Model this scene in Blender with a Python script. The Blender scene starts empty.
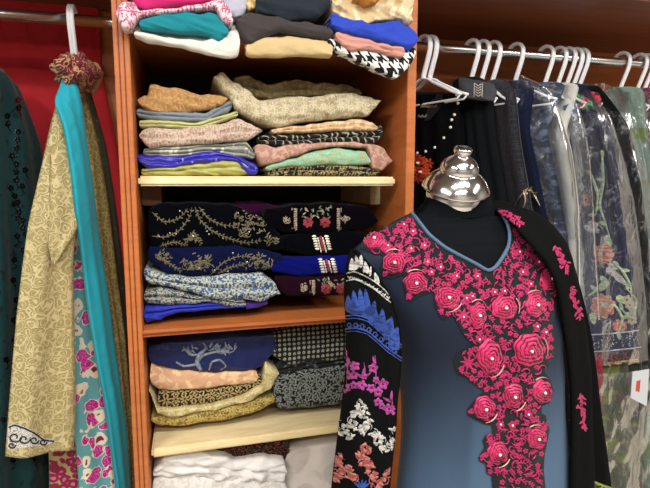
import bpy, bmesh, math, random
from mathutils import Vector, Matrix, noise
from mathutils.bvhtree import BVHTree
random.seed(7)
C = bpy.context.scene.collection
PI = math.pi
# ------------------------------------------------------------------ camera
F = 500.0; YAW = math.radians(15.3); PIT = math.radians(7.0); CAM = Vector((0, 0, 1.5))
FW = Vector((math.sin(YAW)*math.cos(PIT), math.cos(YAW)*math.cos(PIT), -math.sin(PIT)))
RT = Vector((math.cos(YAW), -math.sin(YAW), 0)); UP = RT.cross(FW)
def ray(px, py): return FW + RT*((px-325)/F) - UP*((py-244)/F)
def at(px, py, Y):
    d = ray(px, py); return CAM + d*((Y-CAM.y)/d.y)
def proj(p):
    d = p-CAM; z = d.dot(FW); return (325+F*d.dot(RT)/z, 244-F*d.dot(UP)/z)
cam = bpy.data.cameras.new('camera'); co = bpy.data.objects.new('camera', cam); C.objects.link(co)
co.location = CAM; co.rotation_euler = (PI/2-PIT, 0, -YAW); cam.sensor_width = 36; cam.lens = F/650*36
cam.clip_start = 0.02
bpy.context.scene.camera = co
# ------------------------------------------------------------------ materials
def lin(h):
    h = h.lstrip('#'); v = [int(h[i:i+2], 16)/255 for i in (0, 2, 4)]
    return tuple((c/12.92 if c <= .04045 else ((c+.055)/1.055)**2.4) for c in v)+(1,)
class NT:
    def __init__(s, name):
        s.m = bpy.data.materials.new(name); s.m.use_nodes = True; s.t = s.m.node_tree; s.b = s.t.nodes['Principled BSDF']
        s.out = s.t.nodes['Material Output']
        s.co = s.n('ShaderNodeTexCoord').outputs['Object']
    def n(s, ty, **k):
        x = s.t.nodes.new(ty)
        for a, v in k.items(): setattr(x, a, v)
        return x
    def l(s, a, b): s.t.links.new(a, b)
    def val(s, sock, v):
        if hasattr(v, 'links') or isinstance(v, bpy.types.NodeSocket): s.l(v, sock)
        else: sock.default_value = v
    def math(s, op, a, b=0, c=None):
        x = s.n('ShaderNodeMath', operation=op); s.val(x.inputs[0], a); s.val(x.inputs[1], b)
        if c is not None: s.val(x.inputs[2], c)
        return x.outputs[0]
    def step(s, v, e0, e1):
        x = s.n('ShaderNodeMapRange', interpolation_type='SMOOTHSTEP'); s.val(x.inputs[0], v)
        x.inputs[1].default_value = e0; x.inputs[2].default_value = e1; return x.outputs[0]
    def mix(s, f, a, b):
        x = s.n('ShaderNodeMix', data_type='RGBA'); s.val(x.inputs[0], f); s.val(x.inputs[6], a); s.val(x.inputs[7], b); return x.outputs[2]
    def noise(s, sc, co=None, det=2, dist=0.0):
        x = s.n('ShaderNodeTexNoise'); s.l(co or s.co, x.inputs['Vector']); x.inputs['Scale'].default_value = sc
        x.inputs['Detail'].default_value = det; x.inputs['Distortion'].default_value = dist; return x
    def vor(s, sc, co=None, feat='F1', rnd=1.0):
        x = s.n('ShaderNodeTexVoronoi', feature=feat); s.l(co or s.co, x.inputs['Vector']); x.inputs['Scale'].default_value = sc
        x.inputs['Randomness'].default_value = rnd; return x
    def warp(s, sc, amt, co=None):
        nz = s.noise(sc, co); a = s.n('ShaderNodeVectorMath', operation='SUBTRACT'); s.l(nz.outputs['Color'], a.inputs[0]); a.inputs[1].default_value = (.5, .5, .5)
        m = s.n('ShaderNodeVectorMath', operation='SCALE'); s.l(a.outputs[0], m.inputs[0]); m.inputs['Scale'].default_value = amt
        d = s.n('ShaderNodeVectorMath', operation='ADD'); s.l(co or s.co, d.inputs[0]); s.l(m.outputs[0], d.inputs[1]); return d.outputs[0]
    def scale(s, v, co=None):
        m = s.n('ShaderNodeVectorMath', operation='MULTIPLY'); s.l(co or s.co, m.inputs[0]); m.inputs[1].default_value = v; return m.outputs[0]
    def bump(s, h, st, d=.001):
        b = s.n('ShaderNodeBump'); b.inputs['Strength'].default_value = st; b.inputs['Distance'].default_value = d
        s.l(h, b.inputs['Height'])
        if s.b.inputs['Normal'].links: s.l(s.b.inputs['Normal'].links[0].from_socket, b.inputs['Normal'])
        s.l(b.outputs[0], s.b.inputs['Normal'])
    def fin(s, col, rough=.8, metal=0.0, sheen=0.0, spec=.3):
        s.val(s.b.inputs['Base Color'], col); s.val(s.b.inputs['Roughness'], rough); s.val(s.b.inputs['Metallic'], metal)
        s.b.inputs['Sheen Weight'].default_value = sheen; s.b.inputs['Specular IOR Level'].default_value = spec
        return s.m
CACHE = {}
UVM = 'f'
def flat(t, mode):
    s = t.n('ShaderNodeSeparateXYZ'); t.l(t.co, s.inputs[0]); c = t.n('ShaderNodeCombineXYZ')
    if mode == 'f': t.l(s.outputs[0], c.inputs[0]); t.l(t.math('ADD', s.outputs[2], t.math('MULTIPLY', s.outputs[1], .6)), c.inputs[1])
    else: t.l(t.math('ADD', s.outputs[0], t.math('MULTIPLY', s.outputs[1], .8)), c.inputs[0]); t.l(s.outputs[2], c.inputs[1])
    return c.outputs[0]
def motif(t, co, sc, n, rnd, R, amp, sharp=.0):
    """woven flower motif: returns (mask, core mask)"""
    v = t.n('ShaderNodeTexVoronoi', feature='F1', voronoi_dimensions='2D'); t.l(co, v.inputs['Vector']); v.inputs['Scale'].default_value = sc; v.inputs['Randomness'].default_value = rnd
    d = t.n('ShaderNodeVectorMath', operation='SUBTRACT'); t.l(co, d.inputs[0]); t.l(v.outputs['Position'], d.inputs[1])
    s = t.n('ShaderNodeSeparateXYZ'); t.l(d.outputs[0], s.inputs[0]); th = t.math('ARCTAN2', s.outputs[1], s.outputs[0])
    cc = t.n('ShaderNodeSeparateColor'); t.l(v.outputs['Color'], cc.inputs[0]); rot = t.math('MULTIPLY', cc.outputs[0], 6.28)
    r = v.outputs['Distance']; w = t.math('COSINE', t.math('ADD', t.math('MULTIPLY', th, n), rot))
    lim = t.math('MULTIPLY', t.math('ADD', t.math('MULTIPLY', w, amp), 1-amp), R)
    m = t.step(t.math('SUBTRACT', lim, r), -.015, .03)
    ring = t.step(t.math('ABSOLUTE', t.math('SUBTRACT', r, t.math('MULTIPLY', lim, .45))), .035, .01)
    return m, ring, t.step(r, R*.24, R*.17), cc.outputs[1]
def fab(name, c1, c2=None, kind='plain', sc=60, rough=.8, metal=0.0, sheen=0.1, thr=.5, c3=None, weave=900, wob=.02, spec=.25):
    """cloth of one woven ground c1 with motifs c2 / c3"""
    if name in CACHE: return CACHE[name]
    t = NT(name); a = lin(c1); b = lin(c2) if c2 else None; c = lin(c3) if c3 else None
    nz = t.noise(35, det=3).outputs['Fac']
    base = t.mix(t.math('MULTIPLY', nz, .35), a, tuple(x*.72 for x in a[:3])+(1,))
    mask = None; msk2 = None; co3 = t.co; t.co = flat(t, UVM)
    if kind == 'brocade':                      # scrolling floral jacquard
        w = t.warp(sc*.5, 1.2/sc); v = t.vor(sc, w)
        r = t.math('SINE', t.math('MULTIPLY', v.outputs['Distance'], 17))
        mask = t.step(r, thr-.2, thr+.25)
        v2 = t.vor(sc*2.6, w); msk2 = t.step(v2.outputs['Distance'], .32, .22)
    elif kind == 'flowers':                    # separate petalled flowers
        w = t.warp(sc*1.8, .55/sc); v = t.vor(sc, w, rnd=.55)
        mask = t.step(v.outputs['Distance'], thr, thr-.07); msk2 = t.step(v.outputs['Distance'], thr*.45, thr*.38)
    elif kind == 'damask':                     # big flowers, small leaves and scroll stems
        w = t.warp(sc*.8, .35/sc); m, ring, core, _ = motif(t, w, sc, 6, .45, thr, .35); m2, *_r = motif(t, t.scale((1.13, 1.21, 1), w), sc*2.3, 2, 1, .42, .55)
        n1 = t.noise(sc*.9, w, 1).outputs['Fac']; stem = t.step(t.math('ABSOLUTE', t.math('SUBTRACT', t.math('FRACT', t.math('MULTIPLY', n1, 6)), .5)), .10, .05)
        mask = t.math('MAXIMUM', t.math('MAXIMUM', t.math('MULTIPLY', m, t.math('SUBTRACT', 1, ring)), m2), t.math('MULTIPLY', stem, .8)); msk2 = core
    elif kind == 'motif':
        m, ring, core, _ = motif(t, t.warp(sc, .15/sc), sc, 7, .12, thr, .35); mask = t.math('MULTIPLY', m, t.math('SUBTRACT', 1, ring)); m2, *_r = motif(t, t.co, sc*2.1, 3, .3, .30, .4); mask = t.math('MAXIMUM', mask, m2); msk2 = core
    elif kind == 'leaves':
        w = t.warp(sc*.9, .3/sc); m, ring, core, _ = motif(t, w, sc, 4, .8, thr, .45); m2, *_r = motif(t, t.scale((1.1, 1.3, 1), w), sc*1.7, 2, 1, .5, .5); mask = t.math('MAXIMUM', t.math('MULTIPLY', m, t.math('SUBTRACT', 1, ring)), m2)
    elif kind == 'dots':
        v = t.n('ShaderNodeTexVoronoi', feature='F1', voronoi_dimensions='2D'); t.l(t.co, v.inputs['Vector']); v.inputs['Scale'].default_value = sc; v.inputs['Randomness'].default_value = .12
        mask = t.step(v.outputs['Distance'], thr, thr-.06)
        v2 = t.vor(sc*3); msk2 = t.step(v2.outputs['Distance'], .35, .25); msk2 = t.math('MULTIPLY', mask, msk2)
    elif kind == 'lace':                       # outlined cell net
        w = t.warp(sc*.6, .9/sc); v = t.vor(sc, w, 'DISTANCE_TO_EDGE'); mask = t.step(v.outputs['Distance'], thr, thr*.4)
        v2 = t.vor(sc*1.9, w); r = t.math('SINE', t.math('MULTIPLY', v2.outputs['Distance'], 14)); msk2 = t.step(r, .55, .85)
    elif kind == 'scroll':                     # winding cord embroidery, contour lines of a noise
        w = t.warp(sc*.4, 1.0/sc); n1 = t.noise(sc, w, 1).outputs['Fac']
        r = t.math('ABSOLUTE', t.math('SUBTRACT', t.math('FRACT', t.math('MULTIPLY', n1, 9)), .5)); mask = t.step(r, thr, thr*.5)
        v2 = t.vor(sc*.55, w); r2 = t.math('SINE', t.math('MULTIPLY', v2.outputs['Distance'], 22)); msk2 = t.step(r2, .6, .9)
    elif kind == 'streak':
        w = t.warp(30, .01); n1 = t.noise(sc, t.scale((1, 1, .25), w), 3).outputs['Fac']; mask = t.step(n1, thr, thr+.05)
    elif kind == 'ikat':
        w = t.warp(22, .03); x = t.n('ShaderNodeTexWave', wave_type='BANDS', bands_direction='DIAGONAL'); t.l(w, x.inputs['Vector']); x.inputs['Scale'].default_value = sc; x.inputs['Distortion'].default_value = 6
        mask = t.step(x.outputs['Fac'], thr, thr+.15)
    elif kind == 'hound':
        s = t.n('ShaderNodeSeparateXYZ'); t.l(t.co, s.inputs[0])
        X = t.math('MULTIPLY', s.outputs[0], sc); Z = t.math('MULTIPLY', s.outputs[1], sc)
        fx = t.math('FLOORED_MODULO', t.math('FLOOR', X), 2); fz = t.math('FLOORED_MODULO', t.math('FLOOR', Z), 2)
        same = t.math('SUBTRACT', 1, t.math('ABSOLUTE', t.math('SUBTRACT', fx, fz)))
        st = t.math('GREATER_THAN', t.math('FRACT', t.math('ADD', X, Z)), .5)
        mask = t.math('ADD', t.math('MULTIPLY', same, fx), t.math('MULTIPLY', t.math('SUBTRACT', 1, same), st))
    elif kind == 'key':                        # fretwork of squarish rings
        v = t.n('ShaderNodeTexVoronoi', feature='F1', distance='CHEBYCHEV'); t.l(t.co, v.inputs['Vector']); v.inputs['Scale'].default_value = sc; v.inputs['Randomness'].default_value = .3
        mask = t.step(t.math('SINE', t.math('MULTIPLY', v.outputs['Distance'], 20)), .1, .5)
    elif kind == 'blotch':
        n1 = t.noise(sc, det=2, dist=.6).outputs['Fac']; mask = t.step(n1, thr, thr+.06)
        n2 = t.noise(sc*1.4, t.scale((1.1, 1.2, 1.3)), 2).outputs['Fac']; msk2 = t.step(n2, .56, .6)
    t.co = co3; col = base
    if mask is not None: col = t.mix(mask, col, b)
    if msk2 is not None and c is not None: col = t.mix(msk2, col, c)
    wv = t.noise(weave, det=1).outputs['Fac']; t.bump(wv, .25, .0006)
    if wob: t.bump(t.noise(26, det=3, dist=.8).outputs['Fac'], .5, wob*.35)
    if mask is not None: t.bump(mask, .35, .0008)
    CACHE[name] = t.fin(col, rough, metal, sheen, spec); return CACHE[name]
def solid(name, c, rough=.5, metal=0.0, spec=.5):
    if name in CACHE: return CACHE[name]
    t = NT(name); a = lin(c); nz = t.noise(60, det=3).outputs['Fac']
    col = t.mix(t.math('MULTIPLY', nz, .2), a, tuple(x*.8 for x in a[:3])+(1,))
    CACHE[name] = t.fin(col, rough, metal, 0, spec); return CACHE[name]
def wood(name, c1, c2, axis=(1, 1, 1), rough=.4, sc=18, spec=.4):
    if name in CACHE: return CACHE[name]
    t = NT(name); n1 = t.noise(sc, t.scale(axis), 4, .4).outputs['Fac']; n2 = t.noise(sc*7, t.scale(axis), 2).outputs['Fac']
    f = t.math('ADD', t.math('MULTIPLY', n1, .8), t.math('MULTIPLY', n2, .3))
    col = t.mix(t.step(f, .35, .75), lin(c1), lin(c2)); t.bump(n2, .15, .0006)
    CACHE[name] = t.fin(col, rough, 0, 0, spec); return CACHE[name]
def plastic_film(name, tint='#dfe6f0', dens=.22):
    if name in CACHE: return CACHE[name]
    t = NT(name); t.t.nodes.remove(t.b)
    tr = t.n('ShaderNodeBsdfTransparent'); tr.inputs[0].default_value = (.95, .955, .965, 1)
    gl = t.n('ShaderNodeBsdfGlossy'); gl.inputs['Roughness'].default_value = .16; gl.inputs[0].default_value = (1, 1, 1, 1)
    df = t.n('ShaderNodeBsdfDiffuse'); df.inputs[0].default_value = lin(tint)
    sv = t.scale((1, 1, .35)); w = t.warp(9, .06, sv)
    n1 = t.noise(24, w, 4, .9).outputs['Fac']
    rid = t.math('ABSOLUTE', t.math('SUBTRACT', n1, .5)); crease = t.step(rid, .012, .0)
    b = t.n('ShaderNodeBump'); b.inputs['Strength'].default_value = 1; b.inputs['Distance'].default_value = .007; t.l(n1, b.inputs['Height'])
    t.l(b.outputs[0], gl.inputs['Normal'])
    fr = t.n('ShaderNodeFresnel'); fr.inputs[0].default_value = 1.45; t.l(b.outputs[0], fr.inputs['Normal'])
    m0 = t.n('ShaderNodeMixShader'); t.l(t.math('ADD', t.math('MULTIPLY', crease, .16), dens*.06), m0.inputs[0]); t.l(tr.outputs[0], m0.inputs[1]); t.l(df.outputs[0], m0.inputs[2])
    m1 = t.n('ShaderNodeMixShader'); t.l(t.math('MULTIPLY', fr.outputs[0], .46), m1.inputs[0]); t.l(m0.outputs[0], m1.inputs[1]); t.l(gl.outputs[0], m1.inputs[2])
    t.l(m1.outputs[0], t.out.inputs[0]); CACHE[name] = t.m; return t.m
# ------------------------------------------------------------------ object helpers
def root_of(p): return Vector(p.get('_w', (0, 0, 0)))
WLOC = {}
def link(name, verts, faces, m, parent=None, base=None, smooth=True, mats=None, fm=None):
    """verts in world coordinates; the object keeps its origin at the base of the thing"""
    if parent is not None: o0 = WLOC[parent.name]
    else:
        if base is None:
            xs = [v[0] for v in verts]; ys = [v[1] for v in verts]; zs = [v[2] for v in verts]
            base = Vector(((min(xs)+max(xs))/2, (min(ys)+max(ys))/2, min(zs)))
        o0 = Vector(base)
    me = bpy.data.meshes.new(name); me.from_pydata([tuple(Vector(v)-o0) for v in verts], [], faces)
    me.materials.append(m)
    if smooth: me.polygons.foreach_set('use_smooth', [True]*len(faces))
    me.update(); o = bpy.data.objects.new(name, me); C.objects.link(o)
    if parent is not None: o.parent = parent
    else: o.location = o0
    WLOC[o.name] = o0
    return o
def tag(o, label=None, cat=None, group=None, kind=None):
    if label: o['label'] = label
    if cat: o['category'] = cat
    if group: o['group'] = group
    if kind: o['kind'] = kind
    return o
def empty(name, loc, label, cat, group=None):
    o = bpy.data.objects.new(name, None); C.objects.link(o); o.location = loc; o.empty_display_size = .05; WLOC[o.name] = Vector(loc)
    return tag(o, label, cat, group)
class G:
    """collects geometry for one mesh"""
    def __init__(s): s.v = []; s.f = []
    def add(s, v, f):
        k = len(s.v); s.v += [Vector(x) for x in v]; s.f += [tuple(i+k for i in q) for q in f]; return s
    def grid(s, rows, closed_u=False, cap0=False, cap1=False):
        n = len(rows[0]); v = [p for r in rows for p in r]; f = []
        for i in range(len(rows)-1):
            for j in range(n if closed_u else n-1):
                a = i*n+j; b = i*n+(j+1) % n; f.append((a, b, b+n, a+n))
        if cap0: f.append(tuple(range(n))[::-1])
        if cap1: f.append(tuple(range((len(rows)-1)*n, len(rows)*n)))
        return s.add(v, f)
    def box(s, x0, x1, y0, y1, z0, z1, bev=0.0):
        bm = bmesh.new(); bmesh.ops.create_cube(bm, size=1)
        for v in bm.verts: v.co = Vector((x0+(v.co.x+.5)*(x1-x0), y0+(v.co.y+.5)*(y1-y0), z0+(v.co.z+.5)*(z1-z0)))
        if bev: bmesh.ops.bevel(bm, geom=bm.edges[:], offset=bev, segments=2, affect='EDGES')
        bm.verts.index_update(); s.add([v.co.copy() for v in bm.verts], [tuple(v.index for v in f.verts) for f in bm.faces]); bm.free(); return s
    def tube(s, pts, r, n=8, cap=True, flat=1.0):
        pts = [Vector(p) for p in pts]; rows = []
        rr = r if isinstance(r, (list, tuple)) else [r]*len(pts)
        prev = None
        for i, p in enumerate(pts):
            d = (pts[min(i+1, len(pts)-1)]-pts[max(i-1, 0)]); d = d.normalized() if d.length > 1e-9 else Vector((0, 0, 1))
            if prev is None:
                a = Vector((0, 0, 1)) if abs(d.z) < .9 else Vector((1, 0, 0)); u = d.cross(a).normalized()
            else: u = (prev-d*prev.dot(d)).normalized()
            prev = u; w = d.cross(u)
            rows.append([p+u*rr[i]*math.cos(2*PI*k/n)+w*rr[i]*flat*math.sin(2*PI*k/n) for k in range(n)])
        return s.grid(rows, True, cap, cap)
    def lathe(s, prof, c, axis=Vector((0, 0, 1)), n=40):
        axis = axis.normalized(); u = axis.orthogonal().normalized(); w = axis.cross(u); c = Vector(c)
        rows = [[c+axis*h+(u*math.cos(2*PI*k/n)+w*math.sin(2*PI*k/n))*max(r, 1e-5) for k in range(n)] for r, h in prof]
        return s.grid(rows, True, True, True)
    def ball(s, c, r, n=8, sq=(1, 1, 1)):
        rows = []
        for i in range(1, n):
            a = PI*i/n; rows.append([Vector(c)+Vector((r*math.sin(a)*math.cos(2*PI*k/(n+2))*sq[0], r*math.sin(a)*math.sin(2*PI*k/(n+2))*sq[1], r*math.cos(a)*sq[2])) for k in range(n+2)])
        return s.grid(rows, True, True, True)
    def out(s, name, m, parent=None, **k): return link(name, s.v, s.f, m, parent, **k)
def lerp_poly(pl, n):
    """resample a polyline (tuples) uniformly by parameter of arc length with smooth interpolation"""
    P = [Vector(p) for p in pl]; L = [0]
    for a, b in zip(P, P[1:]): L.append(L[-1]+(b-a).length)
    out = []
    for i in range(n):
        t = L[-1]*i/(n-1); k = 0
        while k < len(L)-2 and L[k+1] < t: k += 1
        s = (t-L[k])/max(L[k+1]-L[k], 1e-9)
        p0 = P[max(k-1, 0)]; p1 = P[k]; p2 = P[k+1]; p3 = P[min(k+2, len(P)-1)]
        h = .5*((2*p1)+(p2-p0)*s+(2*p0-5*p1+4*p2-p3)*s*s+(3*p1-p0-3*p2+p3)*s**3)
        out.append(h.lerp(p1.lerp(p2, s), .45))
    return out
def interp(pl, x):
    if x <= pl[0][0]: return pl[0][1]
    for (a, b), (c, d) in zip(pl, pl[1:]):
        if x <= c:
            s = (x-a)/(c-a); s2 = s*s*(3-2*s)*.6+s*.4; return b+(d-b)*s2
    return pl[-1][1]
def loft(left, right, th=.02, N=60, M=28, pleats=0, amp=.004, seed=0, ends=True, wr=.004, wsc=9.0, power=.7, skew=0.0):
    """cloth body between two edges (3-D polylines): rounded section, vertical pleats, wrinkles; closed front, back, top and bottom"""
    A = lerp_poly([tuple(p) for p in left], N); B = lerp_poly([tuple(p) for p in right], N); rows = []
    ths = th if callable(th) else (lambda t: th)
    for i in range(N):
        t = i/(N-1); a = A[i]; b = B[i]; w = b-a
        dn = ((A[min(i+1, N-1)]+B[min(i+1, N-1)])-(A[max(i-1, 0)]+B[max(i-1, 0)])).normalized()
        nrm = w.cross(dn)
        if nrm.length < 1e-8: nrm = Vector((0, -1, 0))
        nrm.normalize(); mid = (a+b)/2
        if nrm.dot(CAM-mid) < 0: nrm = -nrm
        row = []
        for side in (1, -1):
            for j in range(M):
                s = j/(M-1) if side == 1 else 1-j/(M-1)
                prof = max(0, 1-abs(2*s-1)**2.4)**power
                q = a+w*s; h = ths(t)*prof
                if pleats: h += amp*math.sin(s*pleats*2*PI+seed+.8*noise.noise(Vector((s*2, t*3, seed))))*min(1, prof*1.5)*min(1, .25+t*2)
                nz = noise.noise(Vector((q.x*wsc*1.6+seed*3.1, q.y*wsc, q.z*wsc*.55+seed)))+.5*noise.noise(Vector((q.x*wsc*4+seed, q.y*wsc*2, q.z*wsc*1.4)))
                h += wr*nz*prof
                row.append(q+nrm*(h if side == 1 else -ths(t)*prof*.8))
        rows.append(row)
    g = G(); g.grid(rows, True, ends, ends); return g
def pl3(pts, Y0=None, Y1=None):
    """(px,py[,Y]) list -> world points; Y varies linearly when the third value is missing"""
    out = []; n = len(pts)
    for i, p in enumerate(pts):
        if len(p) == 4: out.append(Vector(p[1:])); continue
        Y = p[2] if len(p) > 2 else (Y0+(Y1-Y0)*i/max(n-1, 1) if Y1 is not None else Y0)
        out.append(at(p[0], p[1], Y))
    return out
def folded(top, bot, Y, depth=.26, layers=2, seed=0, wr=.0035, rb=.019, zfloor=None, Yedge=None, N=84, end=14, off=.005, px0=None, px1=None, twist=0.0):
    """a folded garment lying on a pile: front silhouette from two polylines on plane Y, soft front fold, body running back to depth"""
    x0 = top[0][0] if px0 is None else px0; x1 = top[-1][0] if px1 is None else px1
    rows = []; K = 15
    cuts = [(-1+2*(k+1)/(layers)+random.uniform(-.08, .08)) for k in range(layers-1)]
    offs = [random.uniform(-off, off) for _ in range(layers)]
    for i in range(N):
        u = i/(N-1); px = x0+(x1-x0)*(.5-.5*math.cos(PI*u))*.6+(x1-x0)*u*.4
        e = max(0.0, 1-abs(2*u-1)**(end*1.6))**.5; e = max(e, .3)
        yt = interp(top, px)+1.6*noise.noise(Vector((u*7, seed*3.7, 0)))+.8*noise.noise(Vector((u*19, seed*1.7, 4))); yb = interp(bot, px)+.9*noise.noise(Vector((u*8, seed*5.1, 9))); Yc = Y+twist*(u-.5)
        a = at(px, yt, Yc); b = at(px, yb, Yc); zc = (a.z+b.z)/2; h = max((a.z-b.z)/2, .002)*e; X = (a.x+b.x)/2
        row = []
        prof = [(depth, 1), (depth*.75, 1), (depth*.5, 1), (depth*.3, 1), (rb*2.4, 1)]
        for k in range(K+8):
            ph = PI/2-PI*k/(K+7); prof.append((rb*(1-abs(math.cos(ph))**.6), math.copysign(abs(math.sin(ph))**.8, math.sin(ph))))
        prof += [(rb*2.4, -1), (depth*.3, -1), (depth*.5, -1), (depth*.75, -1), (depth, -1)]
        for (dy, s) in prof:
            li = min(layers-1, max(0, int((s+1)/2*layers))); yy = Yc+dy
            if layers > 1 and dy < rb*1.6:
                gr = sum(math.exp(-((s-c-.12*noise.noise(Vector((u*4, c*5, seed))))/.13)**2) for c in cuts); yy += gr*.012+offs[li]*e
            q = Vector((X+(1-e)*(.012 if u < .5 else -.012)*abs(s)*0, yy, zc+h*s))
            nz = noise.noise(Vector((q.x*16+seed*7, q.z*20, seed*2.3+dy*9)))+.6*noise.noise(Vector((q.x*38+seed, q.z*44, seed)))
            sh = Vector((q.x*9+q.z*30*math.sin(seed), q.z*26+q.x*4, seed*1.9+dy*6)); rg = 1-abs(noise.noise(sh))*2.6; rg2 = 1-abs(noise.noise(sh*2.3+Vector((7, 3, 1))))*2.6
            q += Vector((0, -1, .45*s))*wr*(nz*.9+max(0, rg)**2*1.1+.4*max(0, rg2)**2-.7)
            if zfloor is not None and yy > (Yedge or 0) and q.z < zfloor: q.z = zfloor+.001*(s+1)
            row.append(q)
        rows.append(row)
    g = G(); g.grid(rows, False); n = len(rows[0])
    g.f.append(tuple(range(n))); g.f.append(tuple(range((N-1)*n, N*n))[::-1])
    for i in range(N-1): g.f.append((i*n, (i+1)*n, (i+1)*n+n-1, i*n+n-1))
    return g
# ================================================================== setting
ORANGE = wood('orange_laminate', '#b96c3a', '#aa602f', (1, 1, 6), .42, 10)
GROOVE = wood('groove_laminate', '#7a3417', '#6b2d14', (1, 1, 6), .5, 10)
BACKW = wood('back_laminate', '#b86a34', '#a65c2a', (1, 1, 6), .5, 8)
DARKW = wood('dark_back_board', '#2a1a14', '#1f130f', (1, 1, 6), .7, 8)
BROWN = wood('brown_laminate', '#76432b', '#663724', (1, 6, 1), .45, 6)
CREAM = wood('pale_pine', '#ead9ae', '#d9c391', (1.2, 9, 9), .55, 7)
CHROME = NT('chrome').fin((.78, .78, .79, 1), .12, 1.0)
STEEL = NT('brushed_steel').fin((.62, .63, .63, 1), .24, 1.0)
def struct(o): o['kind'] = 'structure'; return o
YB = 1.78
struct(G().box(-2.2, 3.6, YB, YB+.08, 0, 2.75).out('wall_back', BACKW, smooth=False))
struct(G().box(-2.2, 3.6, -2.4, YB+.08, -.06, 0).out('floor', wood('floor_tile', '#c2baac', '#b0a797', (1, 1, 1), .35, 3), smooth=False))
# shelf board running over both hanging bays
for nm, x0, x1, lab in (('overhead_shelf', -2.2, -.152, 'brown overhead shelf board above the left clothes rail'), ('overhead_shelf', .597, 3.6, 'brown overhead shelf board above the right clothes rail')):
    t = G().box(x0, x1, 1.25, YB-.001, 2.035, 2.06, .003).out(nm, BROWN, smooth=False); tag(t, lab, 'shelf')
# ------------------------------------------------------------------ shelf unit
ZT, Z1, Z2, Z3, Z4 = 1.868, 1.516, 1.143, .826, .45
XL0, XL1, XR0, XR1 = -.150, -.116, .567, .592; YF = 1.25; YK = 1.765
unit = empty('shelf_unit', ((XL0+XR1)/2, 1.5, 0), 'orange wooden shelf unit full of folded clothes between the two hanging rails', 'shelf unit')
g = G().box(XL0, XL1, YF+.006, YK, 0, 2.6)
for k, (a, b) in enumerate(((0, .3), (.36, .62), (.68, 1.0))): g.box(XL0+(XL1-XL0)*a, XL0+(XL1-XL0)*b, YF, YF+.0055, 0, 2.6, .0015)
lp = g.out('side_panel', ORANGE, unit, smooth=False)
G().box(XL0+(XL1-XL0)*.3, XL0+(XL1-XL0)*.36, YF+.004, YF+.0058, 0, 2.6).box(XL0+(XL1-XL0)*.62, XL0+(XL1-XL0)*.68, YF+.004, YF+.0058, 0, 2.6).out('groove', GROOVE, lp, smooth=False)
G().box(XR0, XR1, YF, YK, 0, 2.6, .0015).out('side_panel', ORANGE, unit, smooth=False)
G().box(XL1, XR0, YK-.012, YK, 0, 2.6).out('back_panel', DARKW, unit, smooth=False)
G().box(XL1, XR0, YF+.012, YK-.012, ZT-.02, ZT, .001).out('top_shelf', ORANGE, unit, smooth=False)
g = G().box(XL1, XR0, YF+.004, YK-.012, Z2-.017, Z2, .001)
sh = g.out('orange_shelf', ORANGE, unit, smooth=False)
G().box(XL1, XR0, YF-.001, YF+.004, Z2-.010, Z2-.0075).out('groove', GROOVE, sh, smooth=False)
for z, yf, x0, x1 in ((Z1, 1.288, XL1+.002, .566-.012), (Z3, 1.27, XL1+.006, XR0-.004)):
    b = G().box(x0, x1, yf, YK-.013, z-.024, z, .0055).out('plank_shelf', CREAM, unit, smooth=False); b['label'] = 'pale unpainted pine plank'
G().box(XL1, XR0, YF+.004, YK-.012, Z4-.02, Z4, .001).out('lower_shelf', ORANGE, unit, smooth=False)
G().box(XL1, XR0, YF+.02, YF+.04, 0, .09).out('plinth', ORANGE, unit, smooth=False)
BRK = wood('cleat_wood', '#7a4a2c', '#684024', (1, 6, 1), .6, 8)
G().box(XR0-.0325, XR0-.001, 1.43, 1.74, Z1-.082, Z1-.0245, .002).out('shelf_cleat', CREAM, unit, smooth=False)
G().box(XL1+.001, XL1+.05, 1.38, 1.74, Z1-.075, Z1-.0245, .002).out('shelf_cleat', BRK, unit, smooth=False)
for x0 in (XL1+.001, XR0-.033): G().box(x0, x0+.032, 1.43, 1.74, Z3-.082, Z3-.0245, .002).out('shelf_cleat', BRK, unit, smooth=False)
# ------------------------------------------------------------------ rails
YR, ZR, RR = 1.5, 1.924, .0150
for x0, x1, lab, fx in ((-2.1, XL0, 'chrome clothes rail on the left side of the shelf unit', XL0), (XR1, 3.5, 'chrome clothes rail on the right side of the shelf unit', XR1)):
    t = empty('clothes_rail', ((x0+x1)/2, YR, ZR), lab, 'clothes rail')
    G().tube([(x0+.001, YR, ZR), (x1-.001, YR, ZR)], RR, 24).out('tube', STEEL, t)
    s = -1 if x0 < 0 else 1
    G().tube([(fx+s*.001, YR, ZR), (fx+s*.022, YR, ZR)], RR+.004, 24).out('flange', STEEL, t)
# red cloth hung over the left back wall
L = pl3([(-260, -60), (-260, 200), (-260, 520), (-260, 900)], 1.765); R = pl3([(96, -60), (101, 60), (116, 140), (131, 230), (136, 330), (136, 900)], 1.757)
tag(loft(L, R, .012, 60, 60, 9, .006, 3, wr=.004, power=.4).out('curtain', fab('red_cloth', '#b31a26', rough=.75, sheen=.2)), 'plain red cloth hung on the wall behind the left rail', 'cloth')
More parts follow.
